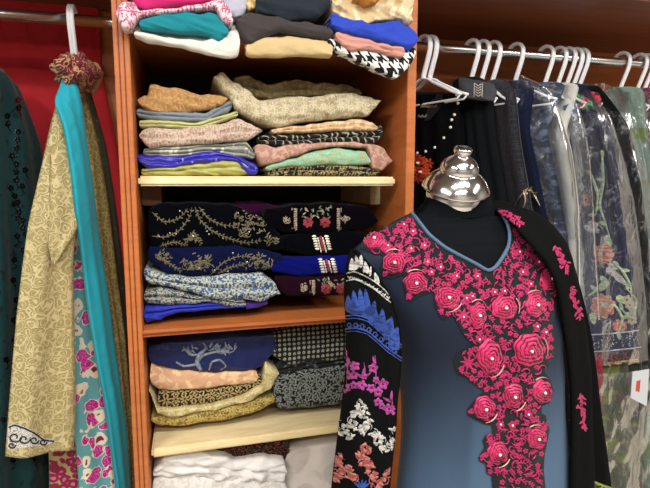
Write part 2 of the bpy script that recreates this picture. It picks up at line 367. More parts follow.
# ================================================================== folded clothes
SY = 1.262
def F_(name, label, mat, top, bot, group, Y=SY+.02, cat='folded clothes', **k):
    o = folded(top, bot, Y, **k).out(name, mat); return tag(o, label, cat, group)
GT1, GT2, GT3 = 'left pile on the top shelf', 'middle pile on the top shelf', 'right pile on the top shelf'
YT = 1.205
E = dict(zfloor=ZT+.002, Yedge=1.25)
F_('folded_scarf', 'white cotton cloth under the teal one, drooping over the top shelf edge', fab('white_cotton', '#d8d6cf', rough=.85), [(134, 30), (150, 33), (175, 36), (205, 40), (225, 30), (240, 26)], [(134, 37), (150, 42), (180, 46), (195, 50), (210, 54), (228, 57), (240, 55)], GT1, YT+.008, layers=1, seed=1, wr=.003, **E)
F_('folded_scarf', 'teal cloth folded between the white cloth and the pink print in the left top pile', fab('teal_cotton', '#0f7f8c', rough=.8), [(139, 17), (160, 12), (195, 10), (215, 12), (229, 26)], [(139, 28), (160, 30), (185, 31), (205, 33), (219, 41), (229, 35)], GT1, YT-.002, layers=1, seed=2, end=7, **E)
F_('folded_scarf', 'pink and white printed cloth wrapped below the magenta one in the left top pile', fab('pink_print', '#e3cdd5', '#b04d72', 'damask', 40, thr=.45), [(116, 3), (122, -1), (133, 0), (140, 9), (165, 7), (200, 3), (221, -3), (231, 6), (233, 14)], [(116, 22), (122, 29), (130, 27), (138, 17), (165, 13), (195, 9), (215, 8), (224, 22), (233, 28)], GT1, YT-.006, layers=1, seed=3, wr=.002, end=6, **E)
F_('folded_scarf', 'magenta cloth at the top of the left top pile', fab('magenta', '#c8186f', rough=.7, sheen=.3), [(131, -26), (160, -30), (200, -30), (222, -24)], [(131, 3), (145, 8), (170, 5), (200, 1), (222, -1)], GT1, YT+.002, layers=2, seed=4, zfloor=ZT+.04, Yedge=1.25)
F_('folded_scarf', 'pale lavender cloth hanging between the left and middle top piles', fab('lavender', '#b9b9cc'), [(222, -22), (235, -24), (247, -20)], [(222, 4), (229, 15), (238, 17), (247, 12)], GT1, YT+.012, layers=1, seed=5, wr=.005, end=5, **E)
F_('folded_scarf', 'beige cloth at the bottom of the middle top pile', fab('beige_cotton', '#c9b283'), [(246, 42), (262, 36), (290, 34), (333, 40)], [(246, 56), (270, 56), (300, 55), (333, 57)], GT2, YT+.006, layers=1, seed=6, **E)
F_('folded_scarf', 'charcoal cloth folded above the beige one in the middle top pile', fab('charcoal_knit', '#3d3737'), [(237, 14), (252, 10), (270, 14), (300, 20), (333, 24)], [(237, 30), (250, 43), (262, 38), (280, 30), (305, 35), (333, 41)], GT2, YT-.002, layers=1, seed=7, end=6, **E)
F_('folded_scarf', 'dark navy cloth at the top of the middle top pile', fab('dark_navy', '#1c2630'), [(256, -22), (285, -26), (331, -20)], [(256, 12), (270, 14), (290, 20), (312, 19), (331, 8)], GT2, YT+.004, layers=2, seed=8, **E)
F_('folded_scarf', 'fluffy straw yellow scarf on the back of the middle top pile', fab('straw_fluff', '#d6b878', '#e8d3a2', 'blotch', 90, wob=.05), [(240, -20), (250, -24), (262, -18)], [(240, 5), (250, 9), (262, 4)], GT2, YT+.014, layers=1, seed=9, wr=.006, end=4, **E)
F_('folded_scarf', 'black and white geometric print scarf at the bottom of the right top pile', fab('geometric_print', '#e6e6e4', '#0c0c0e', 'hound', 72, weave=600), [(328, 36), (345, 44), (370, 50), (395, 54), (416, 42)], [(328, 45), (343, 54), (362, 62), (380, 71), (398, 77), (410, 68), (416, 60)], GT3, YT+.006, layers=1, seed=10, wr=.003, end=7, rb=.014, **E)
F_('folded_scarf', 'dusty pink cloth under the royal blue one in the right top pile', fab('dusty_pink', '#c99386'), [(336, 30), (360, 33), (385, 42), (405, 44)], [(336, 41), (352, 51), (370, 50), (395, 56), (405, 59)], GT3, YT-.004, layers=2, seed=11, end=6, **E)
F_('folded_scarf', 'royal blue cloth in the right top pile', fab('royal_blue', '#2341b5', rough=.7), [(331, 11), (350, 17), (375, 22), (400, 20), (418, 28)], [(331, 27), (345, 32), (370, 38), (395, 45), (410, 50), (418, 46)], GT3, YT-.010, layers=1, seed=12, end=7, **E)
F_('folded_scarf', 'crumpled beige scarf on top of the right top pile', fab('crumpled_beige', '#cdb48a', '#e4d3b0', 'blotch', 30), [(332, -16), (350, -20), (385, -18), (415, -8)], [(332, 14), (352, 20), (366, 22), (385, 19), (402, 20), (413, 26), (415, 18)], GT3, YT+.002, layers=2, seed=13, wr=.011, end=6, off=.012, **E)
F_('folded_scarf', 'small mustard orange cloth tucked in the crumpled beige scarf', fab('mustard', '#b8792c'), [(357, -12), (370, -14), (382, -8)], [(357, 0), (368, 5), (382, 0)], GT3, YT-.020, layers=1, seed=14, depth=.05, end=4)
# ---- first compartment, left
A1, B1 = 'left pile on the upper plank', 'right pile on the upper plank'
Y1 = 1.315
F_('folded_garment', 'olive yellow satin at the bottom of the left pile on the upper plank', fab('olive_satin', '#a3a150', rough=.35, spec=.5), [(141, 168), (165, 166), (200, 162), (235, 160), (249, 163)], [(141, 176), (180, 176), (249, 176)], A1, Y1, zfloor=Z1+.001, Yedge=-9, layers=2, seed=20, wr=.005)
F_('folded_garment', 'violet blue brocade with glints in the left pile on the upper plank', fab('violet_brocade', '#2218a0', '#9a94e0', 'blotch', 60, .35, thr=.66, spec=.5), [(138, 153), (150, 154), (180, 155), (215, 150), (240, 156), (258, 164)], [(138, 163), (150, 170), (165, 170), (200, 163), (235, 161), (250, 175), (258, 175)], A1, Y1-.006, zfloor=Z1+.001, Yedge=-9, layers=2, seed=21)
F_('folded_garment', 'silver grey satin in the left pile on the upper plank', fab('silver_satin', '#8d9086', '#c9cbb9', 'blotch', 45, .32, thr=.6, spec=.6), [(143, 148), (170, 146), (210, 143), (245, 140), (255, 150)], [(143, 156), (170, 157), (210, 153), (240, 157), (255, 160)], A1, Y1-.002, zfloor=Z1+.001, Yedge=-9, layers=3, seed=22)
F_('folded_garment', 'pink beige paisley cloth rolled at its left end on the upper plank', fab('paisley', '#ab907e', '#c9b6a6', 'damask', 46, thr=.5, c3='#8f6f68'), [(139, 130), (150, 127), (180, 128), (215, 124), (240, 118), (262, 128)], [(139, 141), (150, 148), (175, 146), (210, 143), (245, 141), (262, 134)], A1, Y1-.008, zfloor=Z1+.001, Yedge=-9, layers=2, seed=23, end=5, off=.008)
F_('folded_garment', 'pale lime cloth below the blue grey one on the upper plank', fab('pale_lime', '#bdbd82'), [(139, 119), (165, 121), (200, 122), (230, 112), (238, 110)], [(139, 128), (165, 128), (200, 129), (225, 121), (238, 117)], A1, Y1, zfloor=Z1+.001, Yedge=-9, layers=2, seed=24)
F_('folded_garment', 'blue grey cloth in the left pile on the upper plank', fab('blue_grey', '#7e8790'), [(136, 108), (150, 109), (175, 112), (205, 111), (232, 100)], [(136, 117), (150, 120), (175, 121), (205, 122), (225, 114), (232, 110)], A1, Y1+.004, zfloor=Z1+.001, Yedge=-9, layers=2, seed=25)
F_('folded_garment', 'golden tan cloth at the top of the left pile on the upper plank', fab('golden_tan', '#a87f4c', '#b99163', 'blotch', 160), [(137, 95), (147, 94), (151, 83), (175, 86), (200, 92), (228, 94)], [(137, 104), (147, 109), (165, 112), (190, 113), (210, 109), (228, 102)], A1, Y1-.004, zfloor=Z1+.001, Yedge=-9, layers=1, seed=26, wr=.006, end=5)
# ---- first compartment, right
F_('folded_garment', 'black and gold dotted cloth at the bottom of the right pile on the upper plank', fab('black_gold_dots', '#111214', '#9c8e66', 'leaves', 60, thr=.5), [(268, 168), (300, 164), (340, 164), (380, 168)], [(268, 176), (320, 176), (380, 176)], B1, Y1+.003, zfloor=Z1+.001, Yedge=-9, layers=2, seed=30)
F_('folded_garment', 'mint green brocade with gold flowers on the upper plank', fab('mint_brocade', '#7fc2ab', '#a99f6a', 'leaves', 50, .4, thr=.5), [(266, 166), (290, 160), (315, 151), (340, 147), (366, 151), (371, 158)], [(266, 172), (290, 167), (330, 165), (360, 165), (371, 166)], B1, Y1-.004, zfloor=Z1+.001, Yedge=-9, layers=1, seed=31, end=6)
F_('folded_garment', 'dusty rose cloth draped around the mint brocade on the upper plank', fab('dusty_rose', '#a98070', '#c09a88', 'blotch', 70), [(255, 142), (275, 145), (310, 143), (345, 141), (375, 144), (384, 146), (392, 158)], [(255, 160), (262, 166), (275, 163), (295, 157), (315, 149), (345, 146), (368, 148), (374, 168), (384, 171), (392, 164)], B1, Y1-.009, zfloor=Z1+.001, Yedge=-9, layers=1, seed=32, wr=.0035, end=6)
F_('folded_garment', 'black cloth with cream streaks in the right pile on the upper plank', fab('ikat_black', '#101013', '#a09a86', 'ikat', 30, thr=.8), [(258, 135), (290, 134), (340, 131), (380, 128), (383, 120)], [(258, 144), (290, 146), (340, 142), (375, 144), (383, 140)], B1, Y1+.002, zfloor=Z1+.001, Yedge=-9, layers=2, seed=33)
F_('folded_garment', 'narrow peach beige cloth below the cream brocade on the upper plank', fab('peach_beige', '#c4a27a', '#d9bd98', 'blotch', 60), [(272, 127), (300, 125), (340, 121), (362, 118), (378, 125)], [(272, 134), (300, 133), (345, 131), (378, 131)], B1, Y1-.002, zfloor=Z1+.001, Yedge=-9, layers=2, seed=34)
F_('folded_garment', 'large cream scroll brocade lying loose over the right pile on the upper plank', fab('cream_brocade', '#a99c7a', '#c6bb9d', 'damask', 40, .45, thr=.5, wob=.03), [(214, 72), (222, 70), (240, 82), (262, 98), (285, 96), (320, 94), (355, 92), (381, 96)], [(214, 80), (228, 96), (240, 112), (262, 124), (280, 127), (310, 121), (345, 118), (370, 116), (381, 104)], B1, Y1-.014, zfloor=Z1+.001, Yedge=-9, layers=1, seed=35, wr=.007, end=6, rb=.03)
F_('folded_garment', 'olive beige cloth bunched behind the cream brocade on the upper plank', fab('olive_beige', '#80724e', '#95865f', 'blotch', 60), [(234, 76), (250, 75), (270, 84), (300, 79), (340, 84), (362, 88)], [(234, 92), (262, 100), (300, 98), (362, 96)], B1, Y1+.05, zfloor=Z1+.001, Yedge=-9, layers=2, seed=36, wr=.008, depth=.2)
# ---- second compartment, left
A2, B2 = 'left pile on the orange shelf', 'right pile on the orange shelf'
Y2 = 1.29
F_('folded_garment', 'royal blue plain cloth at the bottom left of the orange shelf', fab('royal_blue2', '#1626a0', rough=.6), [(144, 306), (165, 306), (200, 304), (245, 304)], [(144, 324), (152, 322), (185, 313), (245, 308)], A2, Y2, zfloor=Z2+.001, Yedge=-9, layers=2, seed=40)
F_('folded_garment', 'small purple cloth peeking out low in the left pile on the orange shelf', fab('purple', '#3b1c78'), [(246, 302), (258, 300), (268, 300)], [(246, 310), (258, 309), (268, 307)], A2, Y2+.006, zfloor=Z2+.001, Yedge=-9, layers=1, seed=41)
F_('folded_garment', 'grey blue leafy brocade above the royal blue cloth on the orange shelf', fab('grey_brocade', '#2b3852', '#969884', 'damask', 44, .45, c3='#1c2b55', thr=.5), [(144, 290), (160, 288), (200, 296), (246, 299)], [(144, 305), (165, 306), (205, 304), (246, 309)], A2, Y2-.003, zfloor=Z2+.001, Yedge=-9, layers=2, seed=42)
F_('folded_garment', 'blue and silver brocade with a curled right end on the orange shelf', fab('blue_silver_brocade', '#35507c', '#a9ae98', 'damask', 38, .42, c3='#1c3a75', thr=.55), [(144, 262), (150, 270), (170, 276), (200, 278), (240, 274), (262, 274), (275, 282), (281, 292)], [(144, 288), (160, 287), (185, 292), (215, 300), (246, 302), (262, 303), (281, 297)], A2, Y2-.012, zfloor=Z2+.001, Yedge=-9, layers=2, seed=43, end=5, wr=.005)
o_nv = F_('folded_garment', 'navy velvet with gold embroidery under the black garlanded velvet', fab('navy_velvet', '#0c1130', sheen=.02, spec=.03, rough=1), [(148, 246), (180, 247), (230, 244), (284, 254)], [(148, 264), (170, 276), (200, 278), (240, 274), (284, 268)], A2, Y2+.001, zfloor=Z2+.001, Yedge=-9, layers=1, seed=44)
o_v = F_('folded_garment', 'black velvet with gold embroidered garlands, topmost left on the orange shelf', fab('black_velvet', '#040509', sheen=.02, spec=.03, rough=1), [(148, 207), (170, 202), (230, 204), (262, 218), (284, 234)], [(148, 246), (180, 249), (230, 246), (284, 252)], A2, Y2-.002, zfloor=Z2+.001, Yedge=-9, layers=1, seed=45)
# ---- second compartment, right
o_r4 = F_('folded_garment', 'deep plum velvet at the bottom of the right pile on the orange shelf', fab('plum_velvet', '#1c0713', sheen=.02, spec=.03, rough=1), [(276, 277), (300, 276), (352, 275)], [(276, 290), (290, 297), (320, 297), (352, 295)], B2, Y2, zfloor=Z2+.001, Yedge=-9, layers=1, seed=50)
o_r3 = F_('folded_garment', 'royal blue velvet in the right pile on the orange shelf', fab('blue_velvet', '#090f5c', sheen=.02, spec=.03, rough=1), [(272, 260), (290, 257), (352, 255)], [(272, 273), (300, 277), (352, 275)], B2, Y2-.003, zfloor=Z2+.001, Yedge=-9, layers=1, seed=51)
o_r2 = F_('folded_garment', 'black velvet with a beaded tab in the right pile on the orange shelf', fab('black_velvet2', '#040408', sheen=.02, spec=.03, rough=1), [(282, 236), (310, 232), (352, 231), (372, 236)], [(282, 252), (310, 256), (345, 255), (372, 250)], B2, Y2+.002, zfloor=Z2+.001, Yedge=-9, layers=1, seed=52)
o_r1 = F_('folded_garment', 'black velvet with a wide floral panel, topmost right on the orange shelf', fab('black_velvet3', '#050307', sheen=.02, spec=.03, rough=1), [(264, 210), (285, 206), (330, 203), (368, 206), (378, 216)], [(264, 226), (290, 234), (330, 232), (365, 231), (378, 226)], B2, Y2-.002, zfloor=Z2+.001, Yedge=-9, layers=1, seed=53)
F_('folded_garment', 'aubergine velvet lying behind the two piles on the orange shelf', fab('aubergine', '#2a0c26', sheen=.02, spec=.03, rough=1), [(232, 204), (255, 201), (280, 206)], [(232, 214), (255, 216), (280, 214)], B2, Y2+.06, zfloor=Z2+.001, Yedge=-9, layers=1, seed=54, depth=.2)
# ---- third compartment
A3, B3 = 'left pile on the lower plank', 'right pile on the lower plank'
Y3 = 1.335
F_('folded_garment', 'antique gold brocade at the bottom of the left pile on the lower plank', fab('gold_brocade', '#7a652e', '#b8a258', 'leaves', 62, .42, thr=.6), [(151, 416), (190, 414), (240, 404), (275, 396)], [(151, 424), (160, 428), (210, 424), (250, 416), (275, 405)], A3, Y3-.004, zfloor=Z3+.001, Yedge=-9, layers=1, seed=60)
F_('folded_garment', 'pale gold satin wrapped around the pile on the lower plank', fab('pale_gold_satin', '#b0a06c', '#c9bc88', 'damask', 30, .4, thr=.4, spec=.5), [(149, 386), (152, 392), (158, 408), (200, 408), (240, 398), (262, 386), (266, 362), (279, 370)], [(149, 396), (158, 416), (175, 418), (210, 412), (245, 404), (270, 392), (279, 378)], A3, Y3-.012, zfloor=Z3+.001, Yedge=-9, layers=1, seed=61, end=6)
F_('folded_garment', 'black cloth with small gold motifs in the left pile on the lower plank', fab('black_gold_motif', '#0f0d0b', '#a18c58', 'motif', 42, thr=.62, c3='#0f0d0b'), [(158, 392), (200, 391), (240, 385), (262, 374)], [(158, 408), (190, 409), (235, 399), (262, 387)], A3, Y3-.002, zfloor=Z3+.001, Yedge=-9, layers=1, seed=62)
F_('folded_garment', 'peach cloth with faint gold bloom in the left pile on the lower plank', fab('peach_gold', '#c99d7c', '#dcb78e', 'blotch', 32), [(150, 364), (180, 370), (215, 374), (250, 370), (258, 372)], [(150, 388), (165, 392), (200, 391), (240, 386), (258, 383)], A3, Y3-.006, zfloor=Z3+.001, Yedge=-9, layers=1, seed=63)
o_n = F_('folded_garment', 'navy silk with a silver woven motif, topmost left on the lower plank', fab('navy_silk', '#101a4c', rough=.5), [(148, 345), (180, 340), (230, 334), (274, 334), (277, 350)], [(148, 364), (170, 369), (205, 373), (245, 374), (262, 368), (277, 352)], A3, Y3-.008, zfloor=Z3+.001, Yedge=-9, layers=1, seed=64)
F_('folded_garment', 'black cloth with grey leaf print, lowest of the right pile on the lower plank', fab('grey_leaf_print', '#090c0b', '#767b77', 'leaves', 52, thr=.6), [(274, 377), (300, 372), (345, 366), (380, 362)], [(274, 404), (280, 411), (310, 410), (345, 405), (380, 400)], B3, Y3-.002, zfloor=Z3+.001, Yedge=-9, layers=1, seed=70)
F_('folded_garment', 'black pleated cloth with dim silver print between spotted and leaf printed cloths', fab('dim_silver', '#0d0e0e', '#55585a', 'streak', 60, thr=.58), [(278, 366), (310, 361), (380, 352)], [(278, 380), (310, 373), (380, 364)], B3, Y3+.006, zfloor=Z3+.001, Yedge=-9, layers=3, seed=71)
F_('folded_garment', 'black cloth with rows of round beige spots, topmost right on the lower plank', fab('round_spots', '#080908', '#8a8b7c', 'dots', 72, thr=.36, c3='#3c3d36'), [(272, 334), (300, 327), (345, 322), (380, 318)], [(272, 358), (290, 366), (330, 362), (380, 354)], B3, Y3-.004, zfloor=Z3+.001, Yedge=-9, layers=1, seed=72)
# ---- fourth compartment
A4 = 'clothes in the lowest compartment in view'
Y4 = 1.30
F_('folded_garment', 'white cotton stack front with a beaded edge in the lowest compartment', fab('white_beaded', '#dcdad6', '#c9c4bd', 'blotch', 60), [(152, 482), (180, 478), (230, 482), (290, 486)], [(152, 560), (220, 565), (290, 560)], A4, Y4-.004, zfloor=Z4+.001, Yedge=-9, layers=4, seed=80)
F_('folded_garment', 'crumpled white cotton on top of the stack in the lowest compartment', fab('white_crumple', '#e2dfdc'), [(153, 470), (165, 458), (195, 453), (220, 456), (238, 463), (262, 459), (287, 463)], [(153, 482), (180, 480), (230, 484), (287, 486)], A4, Y4, zfloor=Z4+.001, Yedge=-9, layers=2, seed=81, wr=.009)
F_('folded_garment', 'black cloth with red and gold embroidery behind the white stack', fab('black_red_gold', '#0d090c', '#7a2c26', 'brocade', 60, thr=.75, c3='#7d6a3e'), [(215, 446), (250, 442), (290, 436)], [(215, 459), (240, 466), (290, 462)], A4, Y4+.035, zfloor=Z4+.001, Yedge=-9, layers=2, seed=82, depth=.2)
F_('folded_garment', 'white cloth lying flat under the beaded white stack', fab('white_under', '#d5d2cd'), [(152, 561), (220, 566), (290, 561)], [(152, 640), (290, 625)], A4, Y4, zfloor=Z4+.001, Yedge=-9, layers=4, seed=83)
o = loft(pl3([(284, 444), (281, 470), (280, 560), (282, 620)], 1.36), pl3([(360, 428), (362, 470), (360, 540), (358, 600)], 1.36), .05, 40, 26, 2, .006, 8, wr=.008).out('garment_bag', fab('white_sheer', '#c8c0ba', '#b5aba6', 'blotch', 10, .7)); tag(o, 'large whitish bag bulging on the right of the lowest compartment', 'bag')
UVM = 'g'
# ================================================================== mannequin and its embroidered kurta
from mathutils.geometry import delaunay_2d_cdt
def bvh_of(*objs):
    V = []; Fc = []
    for o in objs:
        k = len(V); w = WLOC[o.name]; V += [v.co+w for v in o.data.vertices]; Fc += [tuple(i+k for i in p.vertices) for p in o.data.polygons]
    return BVHTree.FromPolygons(V, Fc)
def hit(b, px, py, lift=0.0):
    d = ray(px, py).normalized(); h = b.ray_cast(CAM, d)
    if h[0] is None:
        return None
    n = h[1] if h[1].dot(d) < 0 else -h[1]
    return h[0]+n*lift, n
def inside(poly, x, y):
    c = False; j = len(poly)-1
    for i in range(len(poly)):
        (x1, y1), (x2, y2) = poly[i], poly[j]
        if (y1 > y) != (y2 > y) and x < (x2-x1)*(y-y1)/(y2-y1)+x1: c = not c
        j = i
    return c
def dense(pl, st, closed=True):
    out = []; n = len(pl)
    for i in range(n if closed else n-1):
        a = pl[i]; b = pl[(i+1) % n]; L = math.hypot(b[0]-a[0], b[1]-a[1]); k = max(1, int(L/st))
        out += [(a[0]+(b[0]-a[0])*j/k, a[1]+(b[1]-a[1])*j/k) for j in range(k)]
    if not closed: out.append(pl[-1])
    return out
def patch(b, poly, lift, st=2.0, g=None, thick=.001):
    """cut cloth shape laid on a surface, following it, with a real edge"""
    g = g or G(); P = dense(poly, st); n = len(P); pts = [Vector(p) for p in P]
    xs = [p[0] for p in P]; ys = [p[1] for p in P]; y = min(ys)+st*.6; k = 0
    while y < max(ys):
        x = min(xs)+st*(.5 if k % 2 else .9)
        while x < max(xs):
            if inside(P, x, y) and min((x-p[0])**2+(y-p[1])**2 for p in P[::1]) > (st*.55)**2: pts.append(Vector((x, y)))
            x += st
        y += st*.87; k += 1
    v, e, f, *_ = delaunay_2d_cdt(pts, [(i, (i+1) % n) for i in range(n)], [], 1, 1e-4)
    W = []; last = None
    for p in v:
        h = hit(b, p.x, p.y, lift); W.append(h[0] if h else None)
    ok = [q for q in f if all(W[i] is not None for i in q)]
    ok = [q for q in ok if max((W[q[0]]-W[q[1]]).length, (W[q[1]]-W[q[2]]).length, (W[q[2]]-W[q[0]]).length) < .02*max(1, st/2)]
    idx = {}; vv = []
    for q in ok:
        for i in q:
            if i not in idx: idx[i] = len(vv); vv.append(W[i])
    return g.add(vv, [tuple(idx[i] for i in q) for q in ok])
def stroke(b, g, pl, w, lift=.0012, n=None, taper=True, sm=True):
    """raised line of thread following a surface (w in picture pixels at the surface's distance)"""
    if sm and len(pl) > 2: q = [tuple(p) for p in lerp_poly([(x, y, 0) for x, y in pl], n or max(6, int(len(pl)*3)))]; pl = [(p[0], p[1]) for p in q]
    pts = []; rr = []
    for i, (x, y) in enumerate(pl):
        h = hit(b, x, y, lift)
        if h is None: continue
        s = i/(len(pl)-1); pts.append(h[0]); rr.append(w/F*(h[0]-CAM).length*.5*((.35+.65*math.sin(PI*min(1, s*1.0+.12))) if taper else 1))
    if len(pts) > 1: g.tube(pts, rr, 6)
def petal(b, g, x, y, ang, L, W, lift=.0015, k=8, bulge=.0012):
    """one raised satin-stitch petal or leaf"""
    ca, sa = math.cos(ang), math.sin(ang); rows = []
    c = hit(b, x+ca*L/2, y+sa*L/2, lift)
    if c is None: return
    ring = []
    for i in range(k):
        t = 2*PI*i/k; u = L/2*(1+math.cos(t)); v = W/2*math.sin(t)*(1-.35*math.cos(t))
        h = hit(b, x+ca*u-sa*v, y+sa*u+ca*v, lift*.5)
        if h is None: return
        ring.append(h[0])
    if max((r-c[0]).length for r in ring) > .03*max(1, L/8): return
    g.add(ring+[c[0]+c[1]*bulge], [(i, (i+1) % k, k) for i in range(k)])
def blossom(b, g, x, y, r, n=5, rot=0.0, gb=None, lift=.0016):
    for i in range(n): petal(b, g, x+.15*r*math.cos(rot+2*PI*i/n), y+.15*r*math.sin(rot+2*PI*i/n), rot+2*PI*i/n, r*.95, r*.85, lift)
    if gb is not None:
        h = hit(b, x, y, lift+.001)
        if h: gb.append((h[0], r*.24/F*(h[0]-CAM).length))
BLACKC = fab('mannequin_jersey', '#0f1215', rough=.95, sheen=.0, spec=.05)
SLATE = NT('slate_silk')
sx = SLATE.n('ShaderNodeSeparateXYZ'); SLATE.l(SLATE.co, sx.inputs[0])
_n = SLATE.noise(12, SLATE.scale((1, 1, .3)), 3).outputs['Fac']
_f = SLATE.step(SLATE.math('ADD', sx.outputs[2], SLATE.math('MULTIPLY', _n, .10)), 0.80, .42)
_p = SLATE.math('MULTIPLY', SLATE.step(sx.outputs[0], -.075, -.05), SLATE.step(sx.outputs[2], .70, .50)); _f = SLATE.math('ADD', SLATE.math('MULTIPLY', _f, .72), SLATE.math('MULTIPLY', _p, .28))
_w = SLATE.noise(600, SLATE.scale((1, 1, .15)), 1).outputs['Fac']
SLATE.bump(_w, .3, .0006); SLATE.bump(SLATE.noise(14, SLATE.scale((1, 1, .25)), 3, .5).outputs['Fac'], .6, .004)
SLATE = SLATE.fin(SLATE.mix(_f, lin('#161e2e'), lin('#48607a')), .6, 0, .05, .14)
YM = .93
KL = [(414, 212, .95), (395, 221, .95), (372, 235, .94), (353, 249, .93), (349, 262, .92), (362, 292, .92), (384, 322, .92), (397, 350, .92), (403, 400, .92), (403, 440, .92), (398, 488, .92), (390, 560, .92), (378, 720, .92)]
KR = [(497, 209, .97), (516, 216, .97), (538, 228, .97), (552, 244, .97), (556, 262, .96), (561, 290, .96), (558, 320, .96), (554, 350, .96), (556, 400, .96), (562, 450, .96), (566, 488, .96), (575, 560, .96), (592, 720, .96)]
def th_k(t):
    return interp([(0, .045), (.06, .06), (.12, .075), (.25, .105), (.4, .095), (.55, .09), (1, .11)], t)
base = at(480, 300, YM); base.z = 0
kur = empty('embroidered_kurta', (base.x, base.y, .45), 'slate blue silk kurta covered in pink roses, worn by the mannequin', 'dress')
g = loft(pl3(KL), pl3(KR), th_k, 150, 84, 2.5, .0028, 5, ends=False, wr=.0065, wsc=7, power=.5)
VN = [(413, 212), (420, 221), (430, 234), (445, 246), (462, 255), (478, 263), (489, 270), (493, 267), (500, 257), (507, 245), (508, 232), (505, 220), (497, 209)]
CUT = [(395, 190)]+VN+[(515, 190)]
ff = []
for q in g.f:
    c = sum((g.v[i] for i in q), Vector())/len(q); nr = (g.v[q[1]]-g.v[q[0]]).cross(g.v[q[2]]-g.v[q[0]])
    front = c.y < .955
    x, y = proj(c)
    if front and inside(CUT, x, y): continue
    ff.append(q)
full = BVHTree.FromPolygons(g.v, g.f)
from collections import Counter
ec = Counter(tuple(sorted((q[i], q[(i+1) % 4]))) for q in ff for i in range(4)); bv = set(i for e, n in ec.items() if n == 1 for i in e)
VD = dense(VN, .8, False)
for i in bv:
    if g.v[i].y > .97: continue
    x, y = proj(g.v[i]); d, px, py = min(((x-a)**2+(y-b)**2, a, b) for a, b in VD)
    if d < 30:
        h = full.ray_cast(CAM, ray(px, py).normalized())
        if h[0] is not None: g.v[i] = h[0]
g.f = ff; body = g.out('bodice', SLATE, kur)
# mannequin: torso and neck as one continuous form, cap, pole, base
man = empty('dress_form', (base.x, base.y+.02, 0), 'black cloth covered dress form with a tiered chrome neck cap', 'mannequin')
ML = [(429, 197, .95), (427, 201, .95), (423, 207, .95), (416, 215, .95), (397, 224, .95), (374, 238, .945), (357, 252, .94), (354, 264, .935), (366, 294, .93), (388, 324, .93), (401, 350, .93), (407, 400, .93), (407, 440, .93), (402, 488, .93), (398, 540, .93)]
MR = [(486, 197, .96), (487, 201, .96), (490, 206, .96), (496, 212, .97), (513, 219, .97), (535, 231, .97), (548, 246, .97), (552, 264, .96), (557, 292, .96), (554, 322, .96), (550, 352, .96), (552, 400, .96), (557, 450, .96), (561, 488, .96), (564, 540, .96)]
g = loft(pl3(ML), pl3(MR), lambda t: interp([(0, .056), (.05, .055), (.10, .055), (.15, .062), (.2, .078), (.36, .096), (.6, .085), (1, .095)], t), 120, 60, 0, 0, 2, ends=True, wr=.001, power=.5)
g.out('torso', BLACKC, man)
cb = at(453, 202, .955)
toC = (CAM-cb).normalized(); axis = (Vector((0, 0, 1))+Vector((toC.x, toC.y, 0)).normalized()*.42+RT*.16).normalized()
S_=1.08
g = G().lathe([(.055, -.004), (.0575, 0), (.059, .030)], cb, axis, 48); g.out('neck_band', CHROME, man)
g = G().lathe([(.055,.024),(.0675,.0295),(.0705,.0325),(.069,.036),(.065,.043),(.058,.053),(.049,.062),(.041,.068),(.0385,.070),(.0395,.073),(.038,.081),(.033,.090),(.025,.097),(.018,.1015),(.0165,.1035)], cb, axis, 56)
cp = g.out('neck_cap', CHROME, man)
G().lathe([(.0165, .101), (.0155, .106), (.0172, .108), (.0182, .111), (.0182, .117), (.0165, .1195), (.0, .1197)], cb, axis, 36).out('knob', CHROME, cp)
pb = at(480, 540, .93)
G().tube([(pb.x, pb.y+.01, .03), (pb.x, pb.y+.01, pb.z+.02)], .014, 16).out('pole', CHROME, man)
G().lathe([(.15, 0), (.15, .012), (.13, .02), (.02, .032)], (pb.x, pb.y+.01, 0), n=48).out('stand_base', CHROME, man)
# dark embroidered yoke running down the front
KB = bvh_of(body)
YOKE = [(396, 223), (378, 230), (362, 240), (361, 249), (372, 254), (383, 256), (380, 268), (383, 277), (391, 279), (404, 275), (403, 287), (406, 300), (410, 302), (420, 296), (433, 292), (434, 305), (440, 318), (445, 320), (452, 314), (459, 328), (466, 338), (473, 345), (464, 350), (456, 354), (453, 362), (457, 374), (465, 377), (476, 386), (483, 391), (476, 398), (467, 409), (467, 415), (476, 420), (484, 424), (491, 425), (492, 433), (485, 435), (482, 440), (484, 447), (478, 457), (479, 461), (485, 464), (486, 473), (491, 476), (492, 488), (490, 540), (546, 540), (545, 488), (543, 470), (544, 455), (546, 445), (549, 430), (545, 415), (541, 413), (541, 406), (549, 402), (553, 390), (549, 378), (543, 371), (549, 364), (555, 352), (554, 335), (553, 322), (556, 305), (559, 290), (557, 275), (549, 260), (538, 248), (526, 236), (514, 224), (507, 216), (511, 232), (509, 247), (502, 260), (494, 271), (489, 274), (476, 267), (460, 259), (444, 250), (428, 238), (417, 224), (411, 214)]
YK_ = patch(KB, YOKE, .0016, 2.2).out('embroidered_yoke', fab('yoke_net', '#191d20', rough=.9, spec=.08), kur); YK_['label'] = 'dark grey net yoke with pink embroidery'
g = G()
pts = []
for x, y in dense([(x, y) for x, y in VN], 2.5, False):
    h = hit(KB, x+(1.2 if x > 492 else -1.0), y+1.6, .002)
    if h: pts.append(h[0])
pts = [tuple(p) for p in pts]; pp = [Vector(p) for p in pts]
for _ in range(3): pp = [pp[0]]+[(pp[i-1]+pp[i]*2+pp[i+1])/4 for i in range(1, len(pp)-1)]+[pp[-1]]
G().tube(pp, .0037, 8).out('neck_piping', fab('piping_blue', '#486079', rough=.6), kur)
